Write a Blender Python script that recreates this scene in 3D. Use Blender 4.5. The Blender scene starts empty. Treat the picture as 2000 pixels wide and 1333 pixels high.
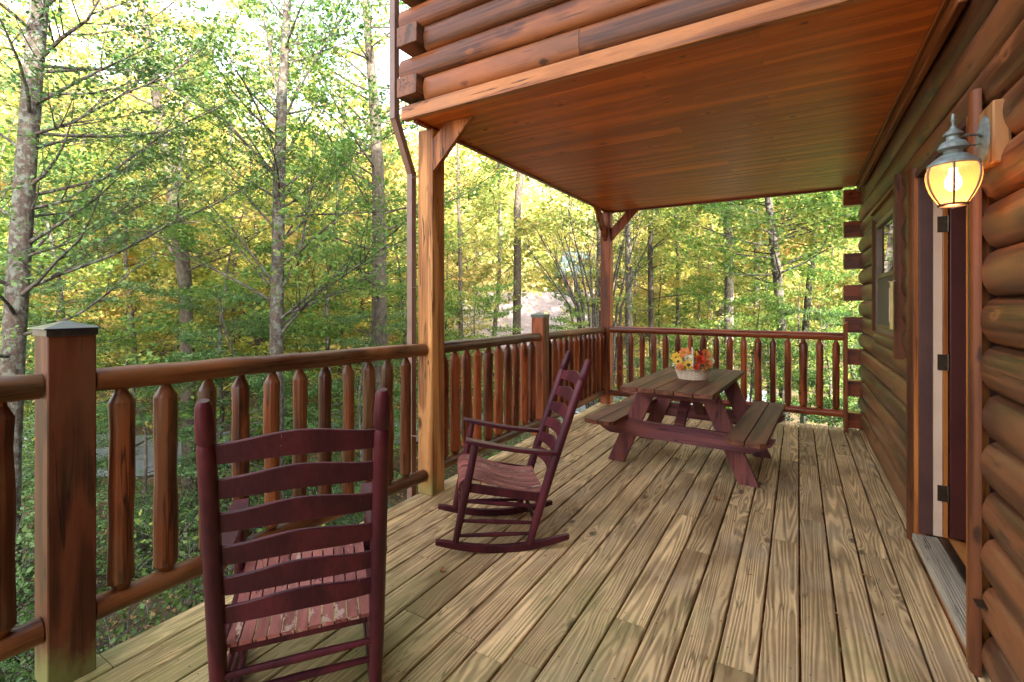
import bpy, bmesh, math, random
import numpy as np
from mathutils import Vector, Matrix
R_ = math.radians
sc = bpy.context.scene
C = sc.collection

# ------------------------------------------------------------------ camera
YAW = 0.5404; CH = 1.43; FPX = 930.0; V0 = 592.0
cd = bpy.data.cameras.new('camera'); cam = bpy.data.objects.new('camera', cd); C.objects.link(cam)
cam.location = (0, 0, CH); cam.rotation_euler = (R_(90), 0, YAW)
cd.sensor_width = 36; cd.lens = 36 * FPX / 2000.0
cd.shift_y = -(1333 / 2 - V0) / 2000.0
cd.clip_end = 2000; cd.clip_start = 0.05
sc.camera = cam
# ------------------------------------------------------------------ sky, sun, exposure
SUN_EL = 23.0; SUN_AZ = (0.86, -0.51)          # direction the sun stands in (x, y): behind the cabin, to the right of the camera
w = bpy.data.worlds.new('World'); sc.world = w; w.use_nodes = True
nt = w.node_tree; bg = nt.nodes['Background']
sky = nt.nodes.new('ShaderNodeTexSky'); sky.sky_type = 'NISHITA'; sky.sun_disc = False
sky.sun_elevation = R_(SUN_EL); sky.sun_rotation = math.atan2(SUN_AZ[0], SUN_AZ[1])
sky.air_density = 1.0; sky.dust_density = 5.0; sky.ozone_density = 1.0
hs = nt.nodes.new('ShaderNodeHueSaturation'); hs.inputs['Saturation'].default_value = 0.42
nt.links.new(sky.outputs[0], hs.inputs['Color']); nt.links.new(hs.outputs[0], bg.inputs[0]); bg.inputs[1].default_value = 0.15
sd = bpy.data.lights.new('sun', 'SUN'); sun = bpy.data.objects.new('sun', sd); C.objects.link(sun)
sd.energy = 2.8; sd.angle = R_(0.5); sd.color = (1.0, 0.93, 0.80)
sv = Vector((SUN_AZ[0] * math.cos(R_(SUN_EL)), SUN_AZ[1] * math.cos(R_(SUN_EL)), math.sin(R_(SUN_EL))))
sun.rotation_euler = sv.to_track_quat('Z', 'Y').to_euler()
sc.view_settings.view_transform = 'Standard'; sc.view_settings.look = 'None'
sc.view_settings.exposure = 3.45; sc.view_settings.gamma = 1.0
sc.cycles.max_bounces = 10; sc.cycles.diffuse_bounces = 6; sc.cycles.transparent_max_bounces = 16

FW = Vector((-math.sin(YAW), math.cos(YAW), 0)); RT = Vector((math.cos(YAW), math.sin(YAW), 0))
def at(u, v, D):                               # a point D metres ahead of the photographer, from its pixel in the photo
    return FW * D + RT * ((u - 1000) / FPX * D) + Vector((0, 0, CH - (v - V0) / FPX * D))

# ------------------------------------------------------------------ helpers
def tag(o, label=None, cat=None, group=None, kind=None):
    if label: o['label'] = label
    if cat: o['category'] = cat
    if group: o['group'] = group
    if kind: o['kind'] = kind
    return o
def empty(name, loc=(0, 0, 0), rz=0, label=None, cat=None, group=None):
    o = bpy.data.objects.new(name, None); C.objects.link(o); o.location = loc; o.rotation_euler = (0, 0, rz)
    o.empty_display_size = 0.1
    return tag(o, label, cat, group)
class MB:
    def __init__(s): s.v = []; s.f = []
    def add(s, vs, fs):
        n = len(s.v); s.v += [tuple(p) for p in vs]; s.f += [tuple(i + n for i in f) for f in fs]
    def box(s, a, b, M=None):
        x0, y0, z0 = a; x1, y1, z1 = b
        x0, x1 = min(x0, x1), max(x0, x1); y0, y1 = min(y0, y1), max(y0, y1); z0, z1 = min(z0, z1), max(z0, z1)
        vs = [(x0,y0,z0),(x1,y0,z0),(x1,y1,z0),(x0,y1,z0),(x0,y0,z1),(x1,y0,z1),(x1,y1,z1),(x0,y1,z1)]
        if M: vs = [M @ Vector(p) for p in vs]
        s.add(vs, [(0,3,2,1),(4,5,6,7),(0,1,5,4),(1,2,6,5),(2,3,7,6),(3,0,4,7)])
        return s
    def bar(s, p, q, w, h, up=(0, 0, 1)):      # box beam from p to q, w across, h along 'up'
        p = Vector(p); q = Vector(q); d = (q - p).normalized(); up = Vector(up)
        side = d.cross(up).normalized(); u2 = side.cross(d).normalized()
        vs = []
        for c in (p, q):
            for a, b in ((-1,-1),(1,-1),(1,1),(-1,1)): vs.append(c + side * (a * w / 2) + u2 * (b * h / 2))
        s.add(vs, [(0,3,2,1),(4,5,6,7),(0,1,5,4),(1,2,6,5),(2,3,7,6),(3,0,4,7)])
        return s
    def tube(s, pts, rad, n=10, cap=True, jit=0, rng=None, flat=1.0):
        pts = [Vector(p) for p in pts]; m = len(pts)
        if not hasattr(rad, '__len__'): rad = [rad] * m
        d0 = (pts[-1] - pts[0]).normalized()
        ref = Vector((0, 0, 1)) if abs(d0.z) < .8 else Vector((1, 0, 0))
        vs = []; fs = []
        for i, p in enumerate(pts):
            d = (pts[min(i + 1, m - 1)] - pts[max(i - 1, 0)]).normalized()
            a = d.cross(ref).normalized(); b = a.cross(d)
            for k in range(n):
                t = 2 * math.pi * k / n; r = rad[i] * (1 + (rng.uniform(-jit, jit) if jit else 0))
                vs.append(p + a * (math.cos(t) * r) + b * (math.sin(t) * r * flat))
        for i in range(m - 1):
            for k in range(n):
                k2 = (k + 1) % n
                fs.append((i * n + k, i * n + k2, (i + 1) * n + k2, (i + 1) * n + k))
        if cap: fs.append(tuple(range(n - 1, -1, -1))); fs.append(tuple((m - 1) * n + k for k in range(n)))
        s.add(vs, fs); return s
    def prism(s, prof, ax, a0, a1, segs=1, off=None):
        # closed profile (list of 2D) extruded along axis ax ('x','y','z') from a0 to a1
        n = len(prof); vs = []; fs = []
        for i in range(segs + 1):
            a = a0 + (a1 - a0) * i / segs
            for k, (p, q) in enumerate(prof):
                if off:
                    dp, dq = off(a, k); p += dp; q += dq
                vs.append({'x': (a, p, q), 'y': (p, a, q), 'z': (p, q, a)}[ax])
        for i in range(segs):
            for k in range(n):
                k2 = (k + 1) % n
                fs.append((i * n + k, i * n + k2, (i + 1) * n + k2, (i + 1) * n + k))
        fs.append(tuple(range(n - 1, -1, -1))); fs.append(tuple(segs * n + k for k in range(n)))
        s.add(vs, fs); return s
    def lathe(s, prof, n=24, c=(0, 0, 0)):
        vs = []; fs = []; m = len(prof)
        for r, z in prof:
            for k in range(n):
                t = 2 * math.pi * k / n; vs.append((c[0] + r * math.cos(t), c[1] + r * math.sin(t), c[2] + z))
        for i in range(m - 1):
            for k in range(n):
                k2 = (k + 1) % n; fs.append((i*n+k, i*n+k2, (i+1)*n+k2, (i+1)*n+k))
        s.add(vs, fs); return s
    def build(s, name, mat, parent=None, bevel=0, smooth=True, ang=40, recalc=True):
        me = bpy.data.meshes.new(name); me.from_pydata(s.v, [], s.f)
        if recalc:
            bm = bmesh.new(); bm.from_mesh(me); bmesh.ops.recalc_face_normals(bm, faces=bm.faces); bm.to_mesh(me); bm.free()
        me.materials.append(mat)
        if smooth:
            me.shade_smooth(); me.set_sharp_from_angle(angle=R_(ang))
        o = bpy.data.objects.new(name, me); C.objects.link(o)
        if parent: o.parent = parent
        if bevel:
            b = o.modifiers.new('bevel', 'BEVEL'); b.width = bevel; b.segments = 2; b.limit_method = 'ANGLE'; b.angle_limit = R_(40)
        return o
def copy_tree(o, parent=None):
    c = o.copy(); C.objects.link(c); c.parent = parent
    for ch in list(o.children): copy_tree(ch, c)
    return c

# ------------------------------------------------------------------ materials
def newmat(name):
    m = bpy.data.materials.new(name); m.use_nodes = True
    return m, m.node_tree, m.node_tree.nodes, m.node_tree.links, m.node_tree.nodes['Principled BSDF']
def N(nodes, t, **k):
    n = nodes.new('ShaderNode' + t)
    for a, b in k.items(): setattr(n, a, b)
    return n
def ramp(nodes, stops):
    r = nodes.new('ShaderNodeValToRGB'); e = r.color_ramp.elements
    while len(e) < len(stops): e.new(0.5)
    for i, (p, c) in enumerate(stops):
        e[i].position = p; e[i].color = (c[0], c[1], c[2], 1)
    return r
def math_(nodes, links, op, a, b=None, c=None):
    n = nodes.new('ShaderNodeMath'); n.operation = op
    for i, x in enumerate((a, b, c)):
        if x is None: continue
        if isinstance(x, (int, float)): n.inputs[i].default_value = x
        else: links.new(x, n.inputs[i])
    return n.outputs[0]
def mix(nodes, links, fac, a, b, mode='MIX'):
    n = nodes.new('ShaderNodeMix'); n.data_type = 'RGBA'; n.blend_type = mode
    for s, x in ((0, fac), (6, a), (7, b)):
        if isinstance(x, (int, float)): n.inputs[s].default_value = x
        elif isinstance(x, tuple): n.inputs[s].default_value = (x[0], x[1], x[2], 1)
        else: links.new(x, n.inputs[s])
    return n.outputs[2]
def wood(name, c1, c2, axis='y', ring=10.0, cont=0.5, rough=(0.35, 0.6), bump=0.25, across=5.0, along=0.45, streak=0.35,
         var=0.25, knots=0.0, knotcol=(0.03, 0.012, 0.005), blotch=None, blotch_amt=0.5, blotch_scale=1.6, moss=None, coat=0.0, knot_den=1.3, chips=None, gray=None, grainw=0.9, glo=.26, ghi=.64, mottle=.48, cracks=.85, spec=.25):
    m, t, nd, lk, P = newmat(name)
    tc = N(nd, 'TexCoord'); geo = N(nd, 'NewGeometry')
    rnd = math_(nd, lk, 'MULTIPLY', geo.outputs['Random Per Island'], 41.7)
    oi = N(nd, 'ObjectInfo'); rnd = math_(nd, lk, 'ADD', rnd, math_(nd, lk, 'MULTIPLY', oi.outputs['Random'], 17.3))
    add = N(nd, 'VectorMath'); add.operation = 'ADD'; lk.new(tc.outputs['Object'], add.inputs[0])
    cb = N(nd, 'CombineXYZ')
    for i in range(3): lk.new(rnd, cb.inputs[i])
    lk.new(cb.outputs[0], add.inputs[1])
    def mapped(ac, al):
        mp = N(nd, 'Mapping'); s = [ac, ac, ac]; s['xyz'.index(axis)] = al
        mp.inputs['Scale'].default_value = s; lk.new(add.outputs[0], mp.inputs['Vector']); return mp.outputs[0]
    n1 = N(nd, 'TexNoise'); n1.inputs['Scale'].default_value = 1; n1.inputs['Detail'].default_value = 1.5; n1.inputs['Roughness'].default_value = .4
    lk.new(mapped(across, along), n1.inputs['Vector'])
    kfall = None
    if knots:
        vo = N(nd, 'TexVoronoi'); vo.inputs['Scale'].default_value = knot_den
        mp = N(nd, 'Mapping'); sc_ = [5.0, 5.0, 5.0]; sc_['xyz'.index(axis)] = 2.6
        mp.inputs['Scale'].default_value = sc_; lk.new(add.outputs[0], mp.inputs['Vector'])
        nw = N(nd, 'TexNoise'); nw.inputs['Scale'].default_value = 14; lk.new(add.outputs[0], nw.inputs['Vector'])
        ad2 = N(nd, 'VectorMath'); ad2.operation = 'MULTIPLY_ADD'; lk.new(nw.outputs['Color'], ad2.inputs[0]); ad2.inputs[1].default_value = (.09, .09, .09); lk.new(mp.outputs[0], ad2.inputs[2])
        lk.new(ad2.outputs[0], vo.inputs['Vector'])
        fr_ = ramp(nd, [(0.0, (1, 1, 1)), (knots * 1.6, (.25, .25, .25)), (min(knots * 3.2, .9), (0, 0, 0))]); lk.new(vo.outputs['Distance'], fr_.inputs[0]); kfall = fr_.outputs[0]
    n1v = n1.outputs[0] if kfall is None else math_(nd, lk, 'MULTIPLY_ADD', kfall, min(3.0, .35 + ring * .11) / ring, n1.outputs[0])
    s = math_(nd, lk, 'SINE', math_(nd, lk, 'MULTIPLY', n1v, ring * 6.283))
    s = math_(nd, lk, 'MULTIPLY_ADD', s, 0.5, 0.5); s = math_(nd, lk, 'POWER', s, 1.6)
    n2 = N(nd, 'TexNoise'); n2.inputs['Scale'].default_value = 1; n2.inputs['Detail'].default_value = 4; n2.inputs['Roughness'].default_value = .65
    lk.new(mapped(70, 1.6), n2.inputs['Vector'])
    g = math_(nd, lk, 'ADD', math_(nd, lk, 'MULTIPLY', s, grainw * cont), math_(nd, lk, 'MULTIPLY', n2.outputs[0], streak * 2))
    rp = ramp(nd, [(glo, c1), (ghi, c2)]); lk.new(g, rp.inputs[0]); col = rp.outputs[0]
    # board to board variation
    vv = math_(nd, lk, 'MULTIPLY_ADD', math_(nd, lk, 'FRACT', math_(nd, lk, 'MULTIPLY', rnd, 3.137)), 2 * var, 1 - var)
    cc = N(nd, 'CombineColor')
    for i in range(3): lk.new(vv, cc.inputs[i])
    col = mix(nd, lk, 1.0, col, cc.outputs[0], 'MULTIPLY')
    # uneven stain: medium mottling, and fine drying cracks along the grain
    nm_ = N(nd, 'TexNoise'); nm_.inputs['Scale'].default_value = 1; nm_.inputs['Detail'].default_value = 5; nm_.inputs['Roughness'].default_value = .7; lk.new(mapped(16, 3.2), nm_.inputs['Vector'])
    mm = math_(nd, lk, 'MULTIPLY_ADD', nm_.outputs[0], 2 * mottle, 1 - mottle); c3 = N(nd, 'CombineColor')
    for i in range(3): lk.new(mm, c3.inputs[i])
    col = mix(nd, lk, 1.0, col, c3.outputs[0], 'MULTIPLY')
    if cracks:
        nc = N(nd, 'TexNoise'); nc.inputs['Scale'].default_value = 1; nc.inputs['Detail'].default_value = 3; nc.inputs['Roughness'].default_value = .5; lk.new(mapped(13, .8), nc.inputs['Vector'])
        ab = math_(nd, lk, 'ABSOLUTE', math_(nd, lk, 'SUBTRACT', nc.outputs[0], .56)); rc = ramp(nd, [(.0, (1, 1, 1)), (.007, (.8, .8, .8)), (.013, (0, 0, 0))]); lk.new(ab, rc.inputs[0])
        nk = N(nd, 'TexNoise'); nk.inputs['Scale'].default_value = 1.6; lk.new(add.outputs[0], nk.inputs['Vector']); rk = ramp(nd, [(.46, (0, 0, 0)), (.52, (1, 1, 1))]); lk.new(nk.outputs[0], rk.inputs[0])
        col = mix(nd, lk, math_(nd, lk, 'MULTIPLY', math_(nd, lk, 'MULTIPLY', rc.outputs[0], rk.outputs[0]), cracks), col, (.012, .006, .004))
    if blotch:
        n3 = N(nd, 'TexNoise'); n3.inputs['Scale'].default_value = blotch_scale; n3.inputs['Detail'].default_value = 5; n3.inputs['Roughness'].default_value = .6
        lk.new(mapped(1.6, .7), n3.inputs['Vector'])
        r3 = ramp(nd, [(0.45, (0, 0, 0)), (0.68, (1, 1, 1))]); lk.new(n3.outputs[0], r3.inputs[0])
        col = mix(nd, lk, math_(nd, lk, 'MULTIPLY', r3.outputs[0], blotch_amt), col, blotch)
    if gray:
        n5 = N(nd, 'TexNoise'); n5.inputs['Scale'].default_value = 2.2; n5.inputs['Detail'].default_value = 6
        lk.new(tc.outputs['Object'], n5.inputs['Vector'])
        r5 = ramp(nd, [(0.5, (0, 0, 0)), (0.72, (1, 1, 1))]); lk.new(n5.outputs[0], r5.inputs[0])
        col = mix(nd, lk, math_(nd, lk, 'MULTIPLY', r5.outputs[0], .55), col, gray)
    kf = None
    if knots:
        kr = ramp(nd, [(0.0, (1, 1, 1)), (knots * .6, (.85, .85, .85)), (knots, (0, 0, 0))]); lk.new(vo.outputs['Distance'], kr.inputs[0]); kf = kr.outputs[0]
        col = mix(nd, lk, math_(nd, lk, 'MULTIPLY', kf, .85), col, knotcol)
    if chips:
        n6 = N(nd, 'TexNoise'); n6.inputs['Scale'].default_value = 1; n6.inputs['Detail'].default_value = 6; n6.inputs['Roughness'].default_value = .7
        lk.new(mapped(22, 7), n6.inputs['Vector'])
        r6 = ramp(nd, [(chips[1], (0, 0, 0)), (chips[1] + .03, (1, 1, 1))]); lk.new(n6.outputs[0], r6.inputs[0])
        col = mix(nd, lk, r6.outputs[0], col, chips[0])
    if moss:
        n4 = N(nd, 'TexNoise'); n4.inputs['Scale'].default_value = 1; n4.inputs['Detail'].default_value = 7; n4.inputs['Roughness'].default_value = .7
        mp = N(nd, 'Mapping'); mp.inputs['Scale'].default_value = moss[1]; lk.new(tc.outputs['Object'], mp.inputs['Vector']); lk.new(mp.outputs[0], n4.inputs['Vector'])
        sx = N(nd, 'SeparateXYZ'); lk.new(tc.outputs['Object'], sx.inputs[0])
        far = math_(nd, lk, 'MULTIPLY_ADD', sx.outputs['XYZ'.index(moss[2])], moss[3], moss[4])
        lim = math_(nd, lk, 'SUBTRACT', n4.outputs[0], far)
        r4 = ramp(nd, [(0.0, (0, 0, 0)), (0.22, (1, 1, 1))]); lk.new(lim, r4.inputs[0])
        col = mix(nd, lk, math_(nd, lk, 'MULTIPLY', r4.outputs[0], moss[5]), col, moss[0])
    lk.new(col, P.inputs['Base Color'])
    P.inputs['Specular IOR Level'].default_value = spec
    rr = math_(nd, lk, 'MULTIPLY_ADD', n2.outputs[0], rough[1] - rough[0], rough[0]); lk.new(rr, P.inputs['Roughness'])
    if coat: P.inputs['Coat Weight'].default_value = coat; P.inputs['Coat Roughness'].default_value = .25
    bp = N(nd, 'Bump'); bp.inputs['Strength'].default_value = bump; bp.inputs['Distance'].default_value = .004
    lk.new(g, bp.inputs['Height']); lk.new(bp.outputs[0], P.inputs['Normal'])
    return m
def plain(name, col, rough=.5, metal=0, noise=0, scale=20, col2=None, bump=0, spec=.5):
    m, t, nd, lk, P = newmat(name)
    P.inputs['Roughness'].default_value = rough; P.inputs['Metallic'].default_value = metal; P.inputs['Specular IOR Level'].default_value = spec
    n = N(nd, 'TexNoise'); n.inputs['Scale'].default_value = scale; n.inputs['Detail'].default_value = 6; n.inputs['Roughness'].default_value = .65
    tc = N(nd, 'TexCoord'); lk.new(tc.outputs['Object'], n.inputs['Vector'])
    c2 = col2 or tuple(c * .6 for c in col)
    r = ramp(nd, [(.35, c2), (.65, col)]); lk.new(n.outputs[0], r.inputs[0]); lk.new(r.outputs[0], P.inputs['Base Color'])
    if bump:
        b = N(nd, 'Bump'); b.inputs['Strength'].default_value = bump; b.inputs['Distance'].default_value = .01; lk.new(n.outputs[0], b.inputs['Height']); lk.new(b.outputs[0], P.inputs['Normal'])
    return m
RED1 = (.10, .028, .012); RED2 = (.30, .115, .045)
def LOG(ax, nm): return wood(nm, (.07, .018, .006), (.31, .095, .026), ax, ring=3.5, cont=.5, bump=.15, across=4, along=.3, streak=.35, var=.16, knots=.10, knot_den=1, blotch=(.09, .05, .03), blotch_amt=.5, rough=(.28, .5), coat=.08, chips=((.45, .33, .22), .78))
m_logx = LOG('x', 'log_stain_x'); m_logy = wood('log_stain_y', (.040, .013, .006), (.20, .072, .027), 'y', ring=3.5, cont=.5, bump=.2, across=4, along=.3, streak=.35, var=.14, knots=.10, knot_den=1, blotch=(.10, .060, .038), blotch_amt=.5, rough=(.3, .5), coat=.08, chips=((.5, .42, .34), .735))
m_ceil = wood('ceiling_pine', (.30, .058, .008), (.74, .19, .026), 'x', ring=3, cont=.3, bump=.06, across=5, along=.35, streak=.3, var=.13, glo=.1, ghi=.6, knots=.12, knot_den=1.5, mottle=.2, cracks=0, knotcol=(.03, .01, .004), rough=(.3, .5), coat=.25)
m_trimx = wood('trim_x', (.20, .06, .02), (.50, .19, .06), 'x', ring=4, var=.1, knots=.08, blotch=(.22, .14, .10), rough=(.35, .5))
m_trimz = wood('trim_z', (.055, .015, .006), (.15, .045, .015), 'z', ring=4, var=.1, knots=.08, blotch=(.05, .028, .015), rough=(.35, .55), coat=.05)
m_trimy = wood('trim_y', (.12, .032, .010), (.30, .10, .032), 'y', ring=4, var=.1, rough=(.3, .5))
m_postz = wood('post_z', (.20, .065, .015), (.54, .245, .075), 'z', ring=6, cont=.6, var=.1, knots=.15, knot_den=1, blotch=(.22, .10, .045), blotch_amt=.6, rough=(.4, .6), chips=((.5, .4, .28), .80),
               moss=((.14, .16, .05), (6, 6, 3), 'Z', 1.2, .30, .7))
m_newelz = wood('newel_z', (.030, .008, .004), (.125, .036, .015), 'z', ring=6, cont=.55, var=.1, knots=.16, knot_den=1, knotcol=(.02, .01, .006), blotch=(.15, .09, .04), blotch_amt=.5, rough=(.4, .6),
                moss=((.17, .19, .06), (7, 7, 3), 'Z', 1.9, .22, .85))
m_farpost = wood('far_post_z', (.07, .016, .004), (.26, .066, .018), 'z', ring=6, cont=.5, var=.1, knots=.12, knot_den=1, rough=(.35, .55))
def RAIL(ax, nm): return wood(nm, (.040, .012, .004), (.20, .070, .022), ax, ring=4, cont=.5, var=.15, knots=.15, knot_den=1, blotch=(.19, .12, .055), blotch_amt=.55, blotch_scale=2.5, bump=.3, rough=(.3, .5), coat=.1)
m_railx = wood('rail_x', (.07, .012, .003), (.27, .058, .015), 'x', ring=4, var=.15, knots=.1, bump=.3, rough=(.25, .45), coat=.3)
m_raily = RAIL('y', 'rail_y')
m_spin = wood('spindle_stain', (.032, .008, .003), (.165, .044, .013), 'z', ring=3, cont=.45, var=.28, knots=.15, knot_den=1, blotch=(.15, .08, .03), blotch_amt=.6, blotch_scale=2.2, bump=.3, rough=(.28, .5), coat=.12, chips=((.50, .34, .2), .77))
m_spinr = wood('spindle_red', (.06, .012, .003), (.25, .056, .014), 'z', ring=3, cont=.45, var=.28, knots=.15, knot_den=1, bump=.3, rough=(.25, .45), coat=.3)
m_deck = wood('weathered_deck', (.115, .066, .028), (.74, .50, .25), 'y', ring=27, cont=.6, grainw=.75, glo=.16, ghi=.74, bump=.6, across=6.5, along=.27, mottle=.34, cracks=.6, streak=.40, var=.22, knots=.12, knot_den=.8, knotcol=(.06, .035, .02),
              blotch=(.17, .095, .040), blotch_amt=.7, gray=(.42, .31, .20), rough=(.5, .75), moss=((.20, .22, .065), (1.5, 1.2, 1), 'Y', .10, .27, .65))
m_chair = wood('maroon_paint', (.040, .007, .012), (.095, .015, .021), 'z', ring=3, cont=.3, var=.12, bump=.15, rough=(.28, .5), streak=.3, mottle=.3, cracks=0, chips=((.30, .13, .11), .70))
m_seat = wood('maroon_seat_worn', (.17, .045, .038), (.32, .105, .085), 'y', ring=3, cont=.3, var=.16, bump=.2, rough=(.35, .6), chips=((.44, .30, .22), .585))
m_table = wood('table_red', (.085, .022, .022), (.20, .06, .05), 'x', ring=4, cont=.4, var=.12, bump=.2, blotch=(.12, .05, .09), blotch_amt=.4, rough=(.4, .6))
m_tablez = wood('table_red_leg', (.085, .022, .02), (.21, .06, .045), 'z', ring=4, cont=.4, var=.12, bump=.2, blotch=(.12, .05, .09), blotch_amt=.4, rough=(.4, .6))
m_ttop = wood('table_top_worn', (.065, .020, .010), (.18, .060, .028), 'y', ring=5, cont=.45, var=.10, bump=.25, blotch=(.12, .048, .026), blotch_amt=.5, rough=(.4, .6))
m_jamb = plain('jamb_brown', (.085, .030, .022), .45, scale=6, col2=(.06, .022, .018))
m_white = plain('jamb_primer', (.66, .46, .32), .5, scale=5, col2=(.58, .39, .27))
m_orange = wood('interior_pine', (.22, .06, .014), (.42, .14, .03), 'z', ring=4, var=.1, rough=(.25, .4), coat=.4)
m_floorin = wood('interior_floor', (.42, .13, .03), (.66, .26, .07), 'y', ring=4, var=.2, rough=(.15, .3), coat=.6)
m_door = plain('door_dark_red', (.075, .014, .010), .4, scale=4, col2=(.055, .011, .008))
m_sill = wood('threshold_gray', (.15, .12, .085), (.42, .35, .26), 'y', ring=5, cont=.4, var=.05, streak=.5, bump=.3, rough=(.4, .6))
m_hinge = plain('hinge_bronze', (.10, .07, .045), .4, .8, scale=30)
m_capm = plain('cap_black_copper', (.10, .115, .12), .32, .7, scale=12, col2=(.05, .055, .06))
m_spout = plain('downspout_brown', (.22, .13, .095), .4, .0, scale=5, col2=(.16, .09, .065))
m_verd = plain('lamp_verdigris', (.25, .33, .31), .5, .35, scale=28, col2=(.16, .13, .115), bump=.2)
m_bronze = plain('lamp_bronze', (.20, .14, .11), .4, .6, scale=20, col2=(.12, .08, .06))
m_block = wood('lamp_block', (.16, .06, .02), (.34, .155, .055), 'z', ring=5, var=.1, rough=(.4, .6))
m_frame = plain('window_vinyl_brown', (.22, .15, .11), .4, scale=8)
m_screen = plain('insect_screen', (.10, .085, .075), .6, scale=300, col2=(.07, .06, .05))
m_therm = plain('thermometer_card', (.62, .50, .20), .5, scale=14, col2=(.48, .36, .13))
m_dark = plain('dark_void', (.02, .015, .012), .9)
m_roofc = plain('roof_shingle', (.12, .09, .075), .85, scale=30)
m_wallin = plain('interior_wall', (.30, .16, .07), .6, scale=3)
def glassmat():
    m, t, nd, lk, P = newmat('window_glass'); P.inputs['Base Color'].default_value = (.02, .025, .02, 1); P.inputs['Roughness'].default_value = .02
    P.inputs['Specular IOR Level'].default_value = 1.0; P.inputs['Coat Weight'].default_value = 1.0; P.inputs['Coat Roughness'].default_value = .01
    return m
m_glass = glassmat()
def leafmat(name, stops, trans=.45, rough=.5, objvar=.25, nscale=.55):
    m, t, nd, lk, P = newmat(name)
    geo = N(nd, 'NewGeometry'); oi = N(nd, 'ObjectInfo')
    f = math_(nd, lk, 'MULTIPLY_ADD', geo.outputs['Random Per Island'], 1 - objvar, math_(nd, lk, 'MULTIPLY', oi.outputs['Random'], objvar))
    tc = N(nd, 'TexCoord'); n = N(nd, 'TexNoise'); n.inputs['Scale'].default_value = nscale; n.inputs['Detail'].default_value = 2; lk.new(tc.outputs['Object'], n.inputs['Vector'])
    f = math_(nd, lk, 'ADD', math_(nd, lk, 'MULTIPLY', f, .55), math_(nd, lk, 'MULTIPLY_ADD', n.outputs[0], 1.5, -.52))
    r = ramp(nd, stops); r.color_ramp.interpolation = 'LINEAR'; lk.new(f, r.inputs[0])
    lk.new(r.outputs[0], P.inputs['Base Color']); P.inputs['Roughness'].default_value = rough; P.inputs['Specular IOR Level'].default_value = .35
    tr = N(nd, 'BsdfTranslucent'); lk.new(r.outputs[0], tr.inputs[0])
    mx = N(nd, 'MixShader'); mx.inputs[0].default_value = trans
    out = [x for x in nd if x.type == 'OUTPUT_MATERIAL'][0]
    lk.new(P.outputs[0], mx.inputs[1]); lk.new(tr.outputs[0], mx.inputs[2]); lk.new(mx.outputs[0], out.inputs[0])
    return m
m_lgreen = leafmat('leaves_green', [(0, (.035, .09, .025)), (.3, (.08, .18, .04)), (.6, (.18, .29, .06)), (.8, (.38, .39, .09)), (1, (.58, .38, .12))], trans=.5)
m_lhem = leafmat('needles_hemlock', [(0, (.035, .08, .028)), (.5, (.08, .16, .045)), (.85, (.11, .18, .045)), (1, (.2, .22, .06))], trans=.3)
m_lyel = leafmat('leaves_yellow', [(0, (.12, .20, .04)), (.35, (.28, .34, .06)), (.65, (.54, .48, .12)), (.88, (.64, .46, .14)), (1, (.58, .28, .08))], trans=.5)
m_lyg = leafmat('leaves_yellow_green', [(0, (.07, .14, .035)), (.35, (.18, .26, .06)), (.65, (.44, .38, .11)), (.85, (.62, .40, .14)), (1, (.60, .26, .10))], trans=.5)
m_lor = leafmat('leaves_orange', [(0, (.20, .16, .03)), (.4, (.45, .28, .05)), (.75, (.55, .20, .05)), (1, (.5, .12, .04))])
m_lfar = leafmat('leaves_far', [(0, (.10, .19, .035)), (.25, (.24, .34, .07)), (.48, (.46, .46, .16)), (.68, (.74, .58, .26)), (.86, (.76, .50, .28)), (1, (.70, .42, .32))], objvar=0, nscale=.16)
m_llit = leafmat('leaf_litter', [(0, (.10, .06, .03)), (.4, (.26, .15, .07)), (.7, (.42, .26, .10)), (1, (.55, .40, .14))], trans=.1)
def barkmat(name, c1, c2, lichen=(.42, .48, .42), amt=.5, sc_=20):
    m, t, nd, lk, P = newmat(name)
    tc = N(nd, 'TexCoord'); mp = N(nd, 'Mapping'); mp.inputs['Scale'].default_value = (sc_, sc_, sc_ * .45); lk.new(tc.outputs['Object'], mp.inputs[0])
    n = N(nd, 'TexNoise'); n.inputs['Scale'].default_value = 1; n.inputs['Detail'].default_value = 8; n.inputs['Roughness'].default_value = .7; lk.new(mp.outputs[0], n.inputs['Vector'])
    r = ramp(nd, [(.35, c1), (.65, c2)]); lk.new(n.outputs[0], r.inputs[0])
    n2 = N(nd, 'TexNoise'); n2.inputs['Scale'].default_value = 13; n2.inputs['Detail'].default_value = 8; n2.inputs['Roughness'].default_value = .7; lk.new(tc.outputs['Object'], n2.inputs['Vector'])
    r2 = ramp(nd, [(.50, (0, 0, 0)), (.56, (1, 1, 1))]); lk.new(n2.outputs[0], r2.inputs[0])
    col = mix(nd, lk, math_(nd, lk, 'MULTIPLY', r2.outputs[0], amt), r.outputs[0], lichen)
    lk.new(col, P.inputs['Base Color']); P.inputs['Roughness'].default_value = .9
    b = N(nd, 'Bump'); b.inputs['Strength'].default_value = .8; b.inputs['Distance'].default_value = .03; lk.new(n.outputs[0], b.inputs['Height']); lk.new(b.outputs[0], P.inputs['Normal'])
    return m
m_barkl = barkmat('bark_lichen', (.012, .008, .006), (.075, .052, .038), lichen=(.12, .145, .12), amt=.6)
m_bark = barkmat('bark_grey_brown', (.024, .017, .012), (.085, .06, .042), lichen=(.12, .14, .11), amt=.25)
m_barkd = barkmat('bark_dark', (.022, .016, .013), (.07, .052, .04), amt=.15)
m_barkp = barkmat('bark_pale', (.05, .04, .03), (.14, .115, .09), amt=.2)

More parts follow.
